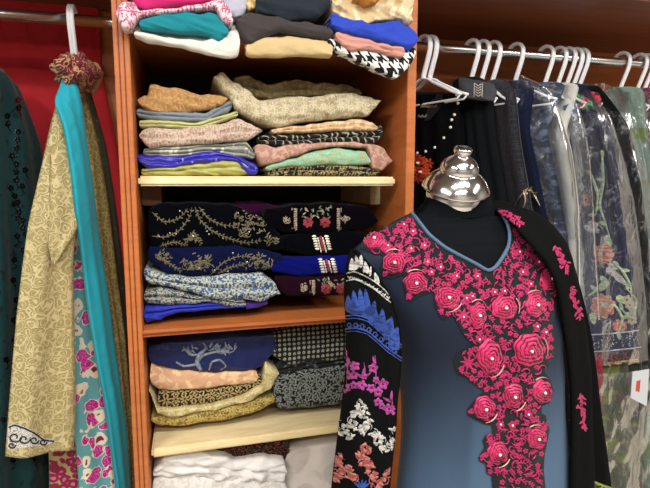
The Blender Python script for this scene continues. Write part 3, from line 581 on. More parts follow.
ROSES = [(375, 241, 11.5, 8), (394, 263, 11.5, 11), (415.5, 283, 12, 11), (447, 297.5, 12.5, 12), (477.7, 315.5, 8.5, 13.5), (504, 308, 12.5, 12.5), (535, 305, 11, 12), (549, 279, 9, 12), (489.5, 357, 12.5, 18), (529, 350, 15.5, 17), (484, 408, 11, 12), (513, 395.5, 10.5, 13), (542, 391.5, 9.5, 12), (497.5, 453, 10, 11.5), (536, 438, 9.5, 11)]
YB2 = bvh_of(YK_)
PINK = NT('rose_thread'); _v = PINK.noise(70, det=3, dist=1.5).outputs['Fac']
PINK.bump(PINK.noise(500, det=1).outputs['Fac'], .4, .0006)
PINK = PINK.fin(PINK.mix(PINK.step(_v, .42, .66), lin('#c4155c'), lin('#920d42')), .5, 0, .2, .4)
PINK_SHADE = fab('rose_groove_shade', '#560722', rough=.6)  # shade in the grooves between rose petals, painted as a darker pink
PINK2 = fab('pink_thread', '#a81a55', '#7c103c', 'blotch', 160, .5, thr=.55)
PEARL = solid('pearl', '#e8dfcf', .25, 0, .6)
for ri, (x, y, rx, ry) in enumerate(ROSES):
    rows = []; NR, NA = 20, 54; g = G(); ph = ri*1.7
    for i in range(NR+1):
        rho = i/NR; row = []
        for j in range(NA):
            th = 2*PI*j/NA; R = rho*(1+.05*math.sin(7*th+ph)+.03*math.sin(4*th+ph*2))
            X = x+rx*R*math.cos(th); Yp = y+ry*R*math.sin(th)
            h = hit(YB2, X, Yp, 0) or hit(KB, X, Yp, .0016)
            if h is None: h = (hit(KB, x, y)[0], hit(KB, x, y)[1])
            f1 = (rho*4.2-(th+ph)/(2*PI)*2+.25*math.sin(3*th+ph)) % 1.0
            z = .0010+.0035*(1-rho**2)+.0042*(1-f1)**1.4*min(1, rho*4)
            if i == NR: z = .0
            row.append(h[0]+h[1]*z)
        rows.append(row)
    g.grid(rows, True); ro = g.out('rose_applique', PINK, kur); ro.data.materials.append(PINK_SHADE)
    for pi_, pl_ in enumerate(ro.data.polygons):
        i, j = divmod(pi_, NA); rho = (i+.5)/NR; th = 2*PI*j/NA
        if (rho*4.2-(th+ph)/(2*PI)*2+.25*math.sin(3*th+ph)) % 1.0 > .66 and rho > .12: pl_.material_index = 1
    c = hit(YB2, x, y, .0085) or hit(KB, x, y, .0085)
    G().ball(c[0], .0033, 8).out('bead', PEARL, ro)
# trailing vines, leaves and small blossoms between the roses
gv = G(); gb = []; gg = []; used = []
def free(x, y, r): return all(((x-a)/(rx+r))**2+((y-c)/(ry+r))**2 > 1 for a, c, rx, ry in ROSES) and all(math.hypot(x-a, y-c) > r+s for a, c, s in used)
rnd = random.Random(5)
B2 = YB2
for x, y, rx, ry in ROSES[:4]:                      # bud hanging under each shoulder rose
    for k in (-.45, 0, .45): petal(B2, gv, x-rx*.45, y+ry*.72, 1.95+k, 10 if k == 0 else 8, 4)
for x, y, ds in ((484, 408, (2.9, 3.5)), (497.5, 453, (3.0, 4.1, 2.2, 3.6)), (536, 438, (-.9, .2, -1.4)), (542, 391, (.9, -.5))):
    for a in ds: petal(B2, gv, x+9*math.cos(a), y+9*math.sin(a), a, 8, 5.5)
smalls = [(466, 298), (494, 292), (504, 291), (530, 284), (472, 296), (456, 276), (440, 267), (427, 262), (477, 276), (424, 246), (413, 232), (411, 249), (448, 285), (404, 225), (538, 262), (522, 272), (536.5, 326.5), (479, 339), (528, 414), (463, 317), (500, 424), (512, 425), (530, 246), (519, 252), (431, 272), (388, 246), (405, 262), (545, 332)]
for x, y in smalls:
    if free(x, y, 1.5): blossom(B2, gv, x, y, 4.2, 5, rnd.random()*6, gb); used.append((x, y, 3.8))
for cx, cy in ((463, 316), (468, 363)):             # ray flowers at the edge of the yoke
    for k in range(8): petal(B2, gv, cx, cy, k*PI/4+.2, 8.5, 2.6)
    used.append((cx, cy, 7))
for _ in range(20000):
    x = rnd.uniform(358, 560); y = rnd.uniform(215, 500)
    if not inside(YOKE, x, y) or not free(x, y, 1.15): continue
    if not all(inside(YOKE, x+dx, y+dy) for dx, dy in ((3, 0), (-3, 0), (0, 3), (0, -3))): continue
    k = rnd.random(); a = rnd.random()*6.28
    if k < .40:                                      # curled tendril
        cw = rnd.choice((-1, 1)); pts = []; q = (x, y); aa = a; st = 2.1
        for i in range(8):
            pts.append(q); aa += cw*(.10+.14*i); q = (q[0]+st*math.cos(aa), q[1]+st*math.sin(aa))
            if not inside(YOKE, *q) or not free(q[0], q[1], .4): break
        if len(pts) > 3: stroke(B2, gv, pts, 1.55, .0016, len(pts)*2)
        used += [(p[0], p[1], .7) for p in pts[::2]]
    elif k < .85:                                    # leafy sprig
        L = rnd.uniform(6, 11); pts = [(x+L*t*math.cos(a+.3*t), y+L*t*math.sin(a+.3*t)) for t in (0, .35, .7, 1)]
        if not all(inside(YOKE, *p) and free(p[0], p[1], .4) for p in pts): continue
        stroke(B2, gv, pts, 1.2, .0014, 6)
        for t, s in ((.2, 1), (.2, -1), (.55, 1), (.55, -1), (.85, 1), (.85, -1)):
            petal(B2, gv, x+L*t*math.cos(a+.3*t), y+L*t*math.sin(a+.3*t), a+s*.8, 3.3, 1.45)
        used += [(p[0], p[1], 1.6) for p in pts]
    else:
        blossom(B2, gv, x, y, 2.8, 5, a); used.append((x, y, 2.6))
for x, y, rx, ry in ROSES[1:]:                        # glinting arcs beside the big roses
    a0 = rnd.choice((-2.2, -.7, .4)); pts = [(x+(rx+2.5)*math.cos(a0+i*.22), y+(ry+2.5)*math.sin(a0+i*.22)) for i in range(6)]
    g = G(); stroke(B2, g, pts, 1.5, .002, 10); gg.append(g)
ve = gv.out('vine_embroidery', PINK2, kur)
for p, r in gb: G().ball(p, r, 6).out('seed_pearl', PEARL, ve)
for g in gg:
    if g.v: g.out('gold_cord', solid('gold_cord', '#c9a090', .35, .5), ve)
# ------------------------------------------------------------------ sleeves
BLK = fab('black_georgette', '#08090a', rough=.9, sheen=.0, spec=.08)
SL = [(353, 249, .925), (347, 262, .91), (345, 290, .90), (346, 330, .895), (345, 370, .89), (342, 400, .89), (338, 430, .885), (333, 470, .88), (330, 500, .88), (326, 560, .88), (324, 600, .88)]
SR = [(357, 250, .88), (371, 266, .84), (388, 292, .82), (399, 322, .82), (402, 350, .82), (400, 385, .825), (398, 400, .83), (396, 430, .83), (392, 470, .83), (389, 500, .83), (384, 560, .83), (382, 600, .83)]
slv = loft(pl3(SL), pl3(SR), lambda t: interp([(0, .006), (.15, .03), (.5, .036), (1, .03)], t), 90, 44, 1.6, .005, 4, wr=.005, power=.6).out('sleeve', BLK, kur)
slv['label'] = 'black sheer sleeve with embroidered bands'
SB = bvh_of(slv)
WHT = fab('silver_thread', '#b4b3ad', '#7c7b77', 'blotch', 200, .5); BLU = fab('blue_thread', '#28448f', '#182c66', 'blotch', 140, .5); FUC = fab('fuchsia_thread', '#9c3c86', '#702859', 'blotch', 140, .5); SAL = fab('salmon_thread', '#883f3c', '#a56c63', 'blotch', 160, .5)
def band(x0, x1, f, n): return [(x0+(x1-x0)*i/n, f(x0+(x1-x0)*i/n)) for i in range(n+1)]
arch = lambda base: (lambda x: base+.012*(x-352)**2*(1 if x > 352 else .3))
g = G()
for off in (0, 7.5): stroke(SB, g, [(347, 273.5+off), (355, 272+off), (365, 276+off), (375, 282+off), (384, 290+off), (388+off*.3, 295+off)], 1.4, .001, 24, False)
for i in range(11):
    t = i/10; x = 348+38*t; y = 274+20*t**1.5+2.5
    for d in (-1, 1): stroke(SB, g, [(x, y), (x+1.7, y+1.6+d*.3), (x+3.2, y+.4), (x+1.7, y+2.8)], 1.2, .001, 6, False)
for x, y, L in ((350, 271, 10), (357, 270, 13), (364, 273, 10), (370, 277, 11), (377, 282, 10)): petal(SB, g, x, y, -1.5, L, 2.2)
for x, y in ((352, 262), (361, 259), (370, 265), (380, 276)):
    for k in range(3): petal(SB, g, x-2+k*2, y+9, -1.57+(k-1)*.25, 13, 4.5)
g.out('white_band', WHT, slv)
g = G()
for x, y, h in ((349, 312, 17), (356, 314, 24), (362, 314, 26), (369, 318, 30), (376, 325, 20), (383, 332, 24), (390, 340, 24), (396, 350, 22)):
    for k, (dx, a, s) in enumerate(((0, -1.57, 1), (-2.5, -1.9, .6), (2.5, -1.25, .6), (-1.5, -1.1, .45), (2, -2.0, .45))): petal(SB, g, x+dx, y, a+.12*math.sin(x), h*s, 6.6, bulge=.0018)
for off, w in ((0, 1.5), (3, 1.0), (13, 1.5), (16, 1.0)):
    stroke(SB, g, [(346, 316+off), (356, 315+off), (367, 318+off), (377, 326+off), (387, 335+off), (401, 345+off)], w, .001, 30, False)
for i in range(8):
    x = 350+6.3*i; y = 322+(0 if i < 2 else (i-1.5)**1.35*2.6)
    pts = [(x+2.6*math.cos(a)*(1-a/14), y+3+3.0*math.sin(a)*(1-a/14)) for a in [j*.7 for j in range(12)]]; stroke(SB, g, pts, 1.2, .001, 18, False)
g.out('blue_band', BLU, slv); g = G()
for k in range(5): petal(SB, g, 361+k*.5, 488, -1.57+(k-2)*.45, 9, 2.5)
g.out('blue_flower', BLU, slv)
g = G()
for x, y0, y1 in ((347, 350, 385), (364, 378, 362), (375, 355, 388), (391, 412, 392)): stroke(SB, g, [(x, y0), (x+1, (y0+y1)/2), (x, y1)], 1.3, .001, 10)
for x, y, r in ((347, 362, 4.5), (355, 366, 5), (348, 375, 4.5), (354, 375, 4.5), (346, 388, 5), (354, 385, 4), (362, 385, 5), (373, 368, 5), (371, 388, 4.5), (378, 392, 5), (383, 384, 5.5), (378, 402, 4.5), (382, 406, 3.5), (389, 409, 5.5), (394, 411, 4), (364, 376, 3.5), (376, 380, 3.5)): blossom(SB, g, x, y, r, 5, x)
for x, y, a in ((363, 378, -1.5), (363, 378, -.6), (363, 378, -2.5), (391, 400, -1.5), (391, 402, -.5), (391, 402, -2.6), (375, 365, -1.8), (350, 370, -.5)): petal(SB, g, x, y, a, 10, 2.6)
g.out('fuchsia_flowers', FUC, slv)
def thicket(g, pts, r, seed, n=5):
    q = random.Random(seed)
    for x, y in pts:
        for k in range(n): petal(SB, g, x+q.uniform(-1, 1)*r*.4, y+q.uniform(-1, 1)*r*.4, q.random()*6.28, r, r*.5)
        a0 = q.random()*6; stroke(SB, g, [(x+r*.7*math.cos(a0+a), y+r*.7*math.sin(a0+a)) for a in (0, .8, 1.6, 2.4, 3.2)], 1.1, .0015, 10)
g = G(); thicket(g, [(361, 403), (357, 410), (364, 410), (361, 416), (352, 420), (367, 420), (350, 427), (357, 426), (363, 429), (368, 427), (341, 424), (343, 432), (349, 436), (374, 432), (377, 438), (382, 440), (379, 446), (385, 450), (390, 444), (393, 436), (395, 431)], 5.5, 3)
g.out('silver_lace', WHT, slv)
g = G(); thicket(g, [(338, 457), (337, 465), (342, 462), (335, 473), (343, 471), (348, 467), (350, 474), (364, 448), (360, 455), (367, 456), (362, 463), (369, 464), (371, 472), (373, 480), (378, 484), (384, 480), (388, 473), (354, 478), (338, 478)], 6, 4, 6)
g.out('salmon_flowers', SAL, slv)
# far sleeve seen between the kurta and the shawl
s2 = loft(pl3([(548, 262, 1.02), (551, 320, 1.02), (553, 400, 1.02), (556, 488, 1.02), (558, 600, 1.02)]), pl3([(570, 262, 1.04), (576, 320, 1.04), (580, 400, 1.04), (584, 488, 1.04), (586, 600, 1.04)]), .02, 50, 20, 1, .003, 6).out('sleeve', fab('far_sleeve', '#0e0d10', '#8c1d46', 'streak', 75, thr=.62), kur)
# ------------------------------------------------------------------ black shawl over the shoulder
dup = empty('shawl', tuple(at(575, 480, .93)), 'long black shawl with pink sprigs over the mannequin shoulder nearest the garment rail', 'shawl')
DI = [(478, 203, 1.03), (494, 210, .93), (510, 221, .88), (526, 240, .85), (545, 262, .845), (556, 284, .85), (562, 320, .86), (568, 360, .87), (571, 400, .88), (571, 440, .88), (570, 488, .88), (569, 560, .88)]
DO = [(506, 203, 1.08), (520, 208, .99), (538, 214, .95), (553, 226, .93), (566, 243, .92), (573, 262, .92), (580, 300, .93), (587, 340, .94), (590, 380, .94), (591, 420, .94), (592, 450, .94), (593, 470, .94), (594, 560, .94)]
d1 = loft(pl3(DI), pl3(DO), lambda t: interp([(0, .006), (.2, .012), (1, .014)], t), 100, 34, 1.3, .003, 9, wr=.003, power=.5).out('draped_cloth', BLK, dup)
d2 = loft(pl3([(560, 262, .965), (574, 300, .965), (583, 340, .965), (588, 400, .965), (589, 450, .96), (589, 482, .96)]), pl3([(572, 258, .975), (583, 300, .975), (592, 340, .975), (600, 400, .975), (607, 450, .97), (612, 490, .97)]), .008, 60, 16, 1.2, .002, 3, wr=.003).out('under_layer', BLK, dup)
DB = bvh_of(d1); D2B = bvh_of(d2)
q = random.Random(9)
for x0, y0, x1, y1, w, n in ((498, 211, 521, 224, 4.0, 34), (555, 246, 567, 271, 4.5, 40), (570, 287, 580, 317, 4.0, 40), (580, 393, 584, 428, 3.2, 36)):
    g = G(); L = math.hypot(x1-x0, y1-y0); a = math.atan2(y1-y0, x1-x0)
    stroke(DB, g, [(x0, y0), ((x0+x1)/2, (y0+y1)/2), (x1, y1)], 1.1, .001, 10)
    for i in range(n):
        t = i/(n-1); s = (-1)**i; ww = w*math.sin(PI*(.12+.8*t)); x = x0+(x1-x0)*t; y = y0+(y1-y0)*t
        k = q.uniform(-1, 1)*ww; petal(DB, g, x-math.sin(a)*k, y+math.cos(a)*k, a+q.uniform(-1.2, 1.2), 4.2, 2.0, .001)
    g.out('pink_sprig', PINK2, d1)
g = G(); patch(D2B, [(588, 478), (590, 484), (600, 488), (612, 493), (611, 487), (600, 483)], .0012, 1.5, g); g.out('green_edging', fab('green_edging', '#8f9a3c', '#5e6e2c', 'blotch', 120), d2)
HWHITE = solid('hanger_plastic', '#eceef2', .3, 0, .5)
# ================================================================== left bay garments
def hanger(name, X, label, group=None, drop=.0, col=None, YR_=YR, hw=.18):
    t = empty(name, (X, YR_, ZR+RR), label, 'hanger', group)
    m = col or HWHITE; z0 = ZR
    hk = [(0, -.098), (-.002, -.085), (-.012, -.055), (-.023, -.022), (-.0265, .0), (-.0245, .016), (-.015, .029), (0, .034), (.015, .030), (.025, .019), (.030, .007)]
    hk = [tuple(p) for p in lerp_poly([(a, b, 0) for a, b in hk], 22)]
    g = G()
    for s in (-1, 1): g.tube([(X+s*.0042, YR_+a, z0+b) for a, b, _ in hk], .0052, 8)
    g.out('hook', m, t)
    g = G(); arm = [(-1, -.164), (-.8, -.153), (-.58, -.136), (-.3, -.116), (-.15, -.102), (0, -.096), (.15, -.102), (.3, -.116), (.58, -.136), (.8, -.153), (1, -.164)]; arm = [(a*hw, b) for a, b in arm]
    arm = [tuple(p) for p in lerp_poly([(a, b, 0) for a, b in arm], 40)]
    for s in (-1, 1): g.tube([(X+s*.0034, YR_+a, z0+b) for a, b, _ in arm], .0040, 8)
    g.tube([(X, YR_-hw*.98, z0-.166), (X, YR_-hw*.92, z0-.176), (X, YR_+hw*.92, z0-.176), (X, YR_+hw*.98, z0-.166)], .0032, 8)
    g.out('shoulder_bar', m, t)
    return t

def copy_tree(o, X, label):
    c = o.copy(); C.objects.link(c); c.location = (X, o.location.y, o.location.z); c['label'] = label
    for ch in o.children:
        k = ch.copy(); C.objects.link(k); k.parent = c; k.matrix_parent_inverse = ch.matrix_parent_inverse
    return c
hx = at(72.5, 22, YR).x
hanger('clothes_hanger', hx, 'white hanger on the left rail holding the gold lace coat', hw=.07)
# dark green kameez
GREEN = fab('bottle_green', '#08363a', '#041a1c', 'blotch', 40, .8, thr=.6)
t = empty('kameez', tuple(at(10, 488, 1.5)), 'dark bottle green garment with black sequin motifs at the left edge', 'garment')
G1L = pl3([(-75, 66), (-90, 110), (-95, 250), (-100, 400), (-100, 620)], 1.34); G1R = pl3([(2, 77), (16, 90), (29, 118), (40, 150), (48, 200), (53, 300), (56, 400), (58, 620)], 1.66)
gk = loft(G1L, G1R, .05, 80, 50, 4, .010, 2, wr=.008, power=.6).out('body', GREEN, t)
GB = bvh_of(gk); q = random.Random(2)
for x, y in [(10+q.uniform(-7, 6)+y*.03, y) for y in range(100, 240, 8)]+[(26+q.uniform(-9, 9), y) for y in range(170, 470, 16)]+[(6+q.uniform(-6, 12), y) for y in range(260, 470, 20)]:
    if not hit(GB, x, y): continue
    g = G(); blossom(GB, g, x, y, 3.2, 5, x, None, .001); stroke(GB, g, [(x, y+3), (x+2, y+7), (x+5*q.uniform(-1, 1), y+10)], 1.0, .001); g.out('sequin_motif', solid('black_sequin', '#07090b', .25, .3), gk)
# gold lace coat
LACE = NT('gold_lace')
w = LACE.warp(22, .045); v = LACE.vor(40, w); r = LACE.math('SINE', LACE.math('MULTIPLY', v.outputs['Distance'], 20)); m1 = LACE.step(r, .35, .75)
v2 = LACE.vor(40, w, 'DISTANCE_TO_EDGE'); m2 = LACE.step(v2.outputs['Distance'], .09, .03); mm = LACE.math('MAXIMUM', m1, m2)
net = LACE.vor(420, feat='DISTANCE_TO_EDGE').outputs['Distance']; ng = LACE.step(net, .12, .3)
c0 = LACE.mix(ng, lin('#a0925f'), lin('#7e724b')); c1 = LACE.mix(mm, c0, lin('#bfb183')); LACE.bump(mm, .9, .0016); LACE.bump(ng, .4, .0006)
LACE = LACE.fin(c1, .6, 0, .1, .3)
coat = empty('lace_coat', tuple(at(40, 455, 1.40)), 'pale gold lace coat with a white scalloped corner on the left rail', 'coat')
CL = pl3([(60, 96, 1.44), (52, 122, 1.40), (43, 160, 1.37), (28, 225, 1.35), (17, 310, 1.34), (10, 390, 1.34), (5, 456, 1.34)])
CR = pl3([(68, 90, 1.46), (73, 130, 1.44), (78, 180, 1.42), (77, 222, 1.41), (73, 260, 1.41), (74, 320, 1.42), (76, 390, 1.42), (74, 446, 1.42)])
gc = loft(CL, CR, .022, 110, 60, 1.6, .007, 5, wr=.006, power=.5)
gc.out('front_panel', LACE, coat)
# lapel edge turned back over the printed lining
CL2 = pl3([(50, 150, 1.36), (49, 200, 1.355), (47, 240, 1.35), (50, 256, 1.35), (52, 262, 1.35)]); CR2 = pl3([(72, 130, 1.40), (77, 180, 1.38), (78, 226, 1.375), (67, 247, 1.36), (54, 266, 1.35)])
loft(CL2, CR2, .012, 60, 30, 1, .003, 7, wr=.003, power=.5).out('lapel', LACE, coat)
CB = bvh_of(coat.children[0]); g = G()
patch(CB, [(8, 425), (14, 423), (24, 426), (34, 431), (44, 438), (52, 439), (56, 441), (47, 445), (30, 447), (8, 449)], .001, 1.8, g)
sc = g.out('scalloped_corner', fab('white_lace', '#c9c7bf', '#6e7078', 'scroll', 55, thr=.16), coat); sc['label'] = 'white corner with black scroll outlines'
SCB = bvh_of(sc); g = G()
for x, y, r in ((15, 437, 7), (24, 439, 6), (34, 440, 5), (43, 442, 4), (12, 445, 4)): stroke(SCB, g, [(x+r*(1-k/14)*math.cos(k*.7), y+r*.8*(1-k/14)*math.sin(k*.7)) for k in range(11)], 1.1, .001, 20, False)
stroke(SCB, g, [(9, 427), (15, 425), (24, 428), (34, 433), (44, 440), (54, 441)], 1.2, .001, 20, False)
g.out('black_scrolls', solid('black_cord', '#15151a', .7), sc)
# back half of the same coat, right of the turquoise dupatta
loft(pl3([(74, 84, 1.52), (86, 150, 1.54), (96, 230, 1.55), (110, 310, 1.56), (120, 390, 1.56), (126, 470, 1.56), (130, 560, 1.56)]), pl3([(84, 92, 1.54), (97, 140, 1.57), (109, 210, 1.59), (118, 290, 1.60), (125, 360, 1.61), (130, 430, 1.61), (134, 488, 1.61), (138, 560, 1.61)]), .012, 90, 26, 1.4, .004, 8, wr=.004).out('back_panel', fab('lace_strip', '#7c7243', '#b3a468', 'lace', 60, thr=.1, c3='#8f8450'), coat)
loft(pl3([(84, 88, 1.60), (97, 140, 1.62), (107, 210, 1.63), (115, 290, 1.64), (121, 360, 1.65), (126, 430, 1.65), (130, 560, 1.65)]), pl3([(90, 94, 1.62), (106, 145, 1.65), (118, 220, 1.67), (126, 290, 1.68), (131, 350, 1.69), (136, 430, 1.69), (140, 560, 1.69)]), .008, 90, 20, 1.5, .003, 9, wr=.003).out('sheer_lining', fab('olive_sheer', '#3b3a26', '#57543a', 'streak', 60, thr=.6), coat)
# printed trousers
PRINT = NT('rose_print')
w = PRINT.warp(34, .035); v = PRINT.vor(27, w, rnd=.85); d = v.outputs['Distance']; cc = PRINT.n('ShaderNodeSeparateColor'); PRINT.l(v.outputs['Color'], cc.inputs[0])
c = PRINT.mix(PRINT.step(d, .56, .52), lin('#5f9a9f'), lin('#dccfb8')); pick = PRINT.step(cc.outputs[0], .36, .4)
c = PRINT.mix(PRINT.math('MULTIPLY', PRINT.step(d, .50, .46), pick), c, lin('#b01f78')); st = PRINT.step(PRINT.math('SINE', PRINT.math('MULTIPLY', PRINT.noise(40, w, 1).outputs['Fac'], 60)), .5, .8)
c = PRINT.mix(PRINT.math('MULTIPLY', st, PRINT.math('MULTIPLY', PRINT.step(d, .44, .4), pick)), c, lin('#d96db0')); c = PRINT.mix(PRINT.math('MULTIPLY', PRINT.step(d, .27, .22), PRINT.math('SUBTRACT', 1, pick)), c, lin('#7c1f35'))
PRINT.bump(PRINT.noise(900, det=1).outputs['Fac'], .2, .0005); PRINT = PRINT.fin(c, .75, 0, .1, .2)
tr = empty('printed_trousers', tuple(at(85, 488, 1.46)), 'floral print trousers in magenta, cream and turquoise under the gold coat', 'trousers')
loft(pl3([(60, 215, 1.47), (62, 300, 1.47), (66, 380, 1.47), (76, 450, 1.46), (80, 520, 1.46), (82, 640, 1.46)]), pl3([(82, 215, 1.50), (92, 300, 1.50), (105, 380, 1.50), (113, 440, 1.50), (119, 500, 1.50), (126, 640, 1.50)]), .014, 80, 34, 1.5, .005, 12, wr=.004).out('leg', PRINT, tr)
bd = loft(pl3([(44, 380, 1.50), (48, 430, 1.49), (49, 480, 1.49), (49, 640, 1.49)]), pl3([(72, 380, 1.49), (77, 430, 1.48), (80, 480, 1.48), (82, 640, 1.48)]), .01, 50, 24, 1, .003, 13, wr=.003).out('leg', fab('maroon_print', '#a48d62', '#7a1c3a', 'flowers', 40, thr=.62, c3='#c05a8c'), tr)
# turquoise dupatta
TQ = fab('turquoise', '#1fa3b8', rough=.7, sheen=.15)
dp = loft(pl3([(64, 80, 1.46), (57, 92, 1.40), (55, 104, 1.37), (63, 125, 1.36), (70, 165, 1.355), (75, 210, 1.36), (82, 260, 1.40), (88, 310, 1.41), (96, 360, 1.42), (105, 405, 1.43), (111, 450, 1.43), (117, 500, 1.43), (124, 640, 1.43)]), pl3([(72, 76, 1.43), (79, 88, 1.42), (83, 110, 1.42), (87, 150, 1.42), (93, 195, 1.44), (99, 240, 1.47), (106, 285, 1.48), (112, 330, 1.49), (119, 380, 1.49), (125, 430, 1.50), (128, 480, 1.50), (132, 640, 1.50)]), .013, 110, 40, 2.2, .0022, 15, wr=.003, power=.5).out('dupatta', TQ)
tag(dp, 'plain turquoise dupatta hanging down the front of the gold coat', 'scarf')
# scarf knotted round the hanger neck
KN = fab('maroon_scarf', '#6e1f30', '#b59a6a', 'brocade', 60, thr=.55, c3='#a6465a')
kc = at(77, 72, 1.46); g = G(); rows = []
for i in range(1, 34):
    a = PI*i/34; row = []
    for j in range(48):
        b = 2*PI*j/48; d = Vector((math.sin(a)*math.cos(b), math.sin(a)*math.sin(b), math.cos(a)))
        tw = math.sin(3.2*b+5*a)*.08+.22*noise.noise(d*2.3+Vector((4, 1, 2)))+.06*math.sin(9*b-7*a)
        row.append(kc+Vector((d.x*.052, d.y*.085, d.z*.040))*(1+tw))
    rows.append(row)
g.grid(rows, True, True, True)
kn = g.out('knotted_scarf', KN); tag(kn, 'maroon and cream scarf knotted around the hanger neck above the turquoise dupatta', 'scarf')
loft(pl3([(87, 62, 1.5), (90, 74, 1.5), (84, 90, 1.5)]), pl3([(97, 66, 1.53), (101, 76, 1.53), (92, 94, 1.53)]), .018, 24, 20, 1, .004, 3, wr=.006).out('loose_end', fab('beige_scarf_end', '#b89a70', '#8a5a48', 'blotch', 60), kn)
loft(pl3([(62, 82, 1.42), (61, 90, 1.42), (64, 98, 1.42)]), pl3([(88, 84, 1.48), (84, 96, 1.48), (80, 108, 1.48)]), .018, 24, 20, 1, .004, 5, wr=.006).out('tail', KN, kn)
# ================================================================== right bay garments
FILM = plastic_film('plastic_film')
HPX = [419, 425.5, 467, 477.5, 488.5, 511, 541, 554, 563, 570, 576, 617, 634, 641, 647]
HL = ['first white hanger beside the shelf unit, half hidden by the cloth pile', 'second white hanger from the shelf unit, holding the pearl trimmed blouse', 'hanger of the long black dress, first of the three in the middle', 'middle hanger of the three above the grey patterned dress', 'right hanger of the three above the grey patterned dress', 'single white hanger standing alone over the grey patterned sleeve', 'leftmost white hanger of the cluster of five over the plastic bags', 'second hanger of the cluster of five over the plastic bags', 'third hanger of the cluster of five over the plastic bags', 'fourth hanger of the cluster of five over the plastic bags', 'rightmost hanger of the cluster of five over the plastic bags', 'single white hanger between the cluster of five and the right edge', 'left hanger of the three at the right edge', 'middle hanger of the three at the right edge', 'last hanger at the right edge of the picture']
hx0 = at(HPX[0]+5, 46, YR).x; H1 = None
H0 = hanger('clothes_hanger', hx0, HL[0], 'white plastic hangers on the right rail', hw=.15); HXs = [hx0]; H0.rotation_euler.z = .36
for px, lb in zip(HPX[1:], HL[1:]):
    X = at(px+5, 47+(px-420)*.08, YR).x; HXs.append(X)
    if px < 430 or px == 511: copy_tree(H0, X, lb)
    elif H1 is None:
        H1 = hanger('clothes_hanger', X, lb, 'white plastic hangers on the right rail', hw=.10); H1.rotation_euler.z = .36
    else: copy_tree(H1, X, lb)
def side(name, label, mat, fr, dp=.34, Yb=1.72, th=.02, N=90, M=36, pl=2.5, amp=.006, seed=0, wr=.006, cat='garment', drop=.055, parent=None, pname='body', part=None, group=None, power=.6):
    """garment on a hanger square to the rail: fr is its near edge [(px, py, Y)] from the collar down; the far edge follows behind it"""
    R = pl3(fr); n = len(R); L = []
    for i, p in enumerate(R):
        dy = (p.y-YR); L.append(Vector((p.x-.0, min(YR+abs(dy)*.95+.02, Yb), p.z)))
    g = loft(L, R, th, N, M, pl, amp, seed, wr=wr, power=power)
    if parent is None:
        o = g.out(name, mat); tag(o, label, cat, group); return o
    return g.out(pname, mat, parent)
# black blouse with pearls, first on the rail
bl = empty('pearl_blouse', tuple(at(430, 300, 1.5)), 'black blouse with pearl neckline and orange flower beside the shelf unit', 'blouse')
BK = fab('black_cotton', '#08090b', rough=.9, sheen=.0, spec=.06); BK2 = fab('black_crepe', '#0c0f12', rough=.9, sheen=.03, spec=.1)
def wide(name, parent, L, R, th=.03, mat=BK, pl=3, amp=.006, seed=1, **k): return loft(pl3(L), pl3(R), th, 80, 44, pl, amp, seed, **k).out(name, mat, parent)
b1 = wide('body', bl, [(402, 96, 1.60), (402, 130, 1.62), (402, 200, 1.62), (402, 320, 1.62), (402, 520, 1.62)], [(457, 93, 1.42), (462, 130, 1.40), (466, 200, 1.39), (470, 320, 1.39), (474, 520, 1.39)], .03, BK, 4, .008, 2)
BB = bvh_of(b1); g = G()
for x, y in ((456, 95), (457.5, 103.5), (454.5, 115), (451, 127.5), (444, 138), (435.5, 147.5), (426, 151.5), (418, 153), (452, 120)):
    h = hit(BB, x, y, .003)
    if h: G().ball(h[0], .0048, 8).out('pearl', PEARL, b1)
g = G()
for y, x0, x1 in ((107, 421, 436), (117, 418, 430)):
    x = x0
    while x < x1:
        stroke(BB, g, [(x, y+1), (x+1, y-2.5), (x+2, y+.8), (x+3, y-1)], .9, .0015, 8, False); x += 3.6
g.out('gilt_lettering', solid('gilt', '#8d7f6c', .4, .4), b1)
g = G(); g2 = []
for x, y in ((421, 161), (417, 170), (425, 172), (419, 178), (428, 164), (416, 158)):
    for k in range(7): petal(BB, g, x, y, k*.9+x, 6.5, 3.4, .003, bulge=.005)
for x, y in ((420, 163), (422, 172)):
    h = hit(BB, x, y, .008)
    if h: g2.append(G().ball(h[0], .006, 8, (1.2, 1, .8)))
fl = g.out('flower_brooch', fab('orange_petals', '#c2431a', '#8c2a12', 'blotch', 120, .5), b1); fl['label'] = 'orange fabric flower brooch'
for k in g2: k.out('pearl', PEARL, b1)
n1 = wide('neckline_facing', bl, [(406, 92, 1.585), (408, 112, 1.575), (412, 124, 1.57)], [(444, 92, 1.43), (440, 108, 1.44), (430, 120, 1.47)], .004, fab('navy_facing', '#10121c'), 0, 0, 3)
# long black dress
ld = empty('long_dress', tuple(at(470, 300, 1.5)), 'long black dress with grey shoulder and silver chevron tape behind the chrome cap', 'dress')
wide('body', ld, [('w', .905, 1.60, 1.83), (446, 130, 1.56), (450, 200, 1.56), (452, 320, 1.56), (452, 560, 1.56)], [('w', .905, 1.50, 1.838), ('w', .905, 1.45, 1.832), ('w', .905, 1.40, 1.806), ('w', .905, 1.375, 1.775), (498, 140, 1.355), (508, 195, 1.32), (514, 250, 1.31), (520, 330, 1.36), (526, 560, 1.36)], .03, BK2, 6, .009, 4, wr=.006)
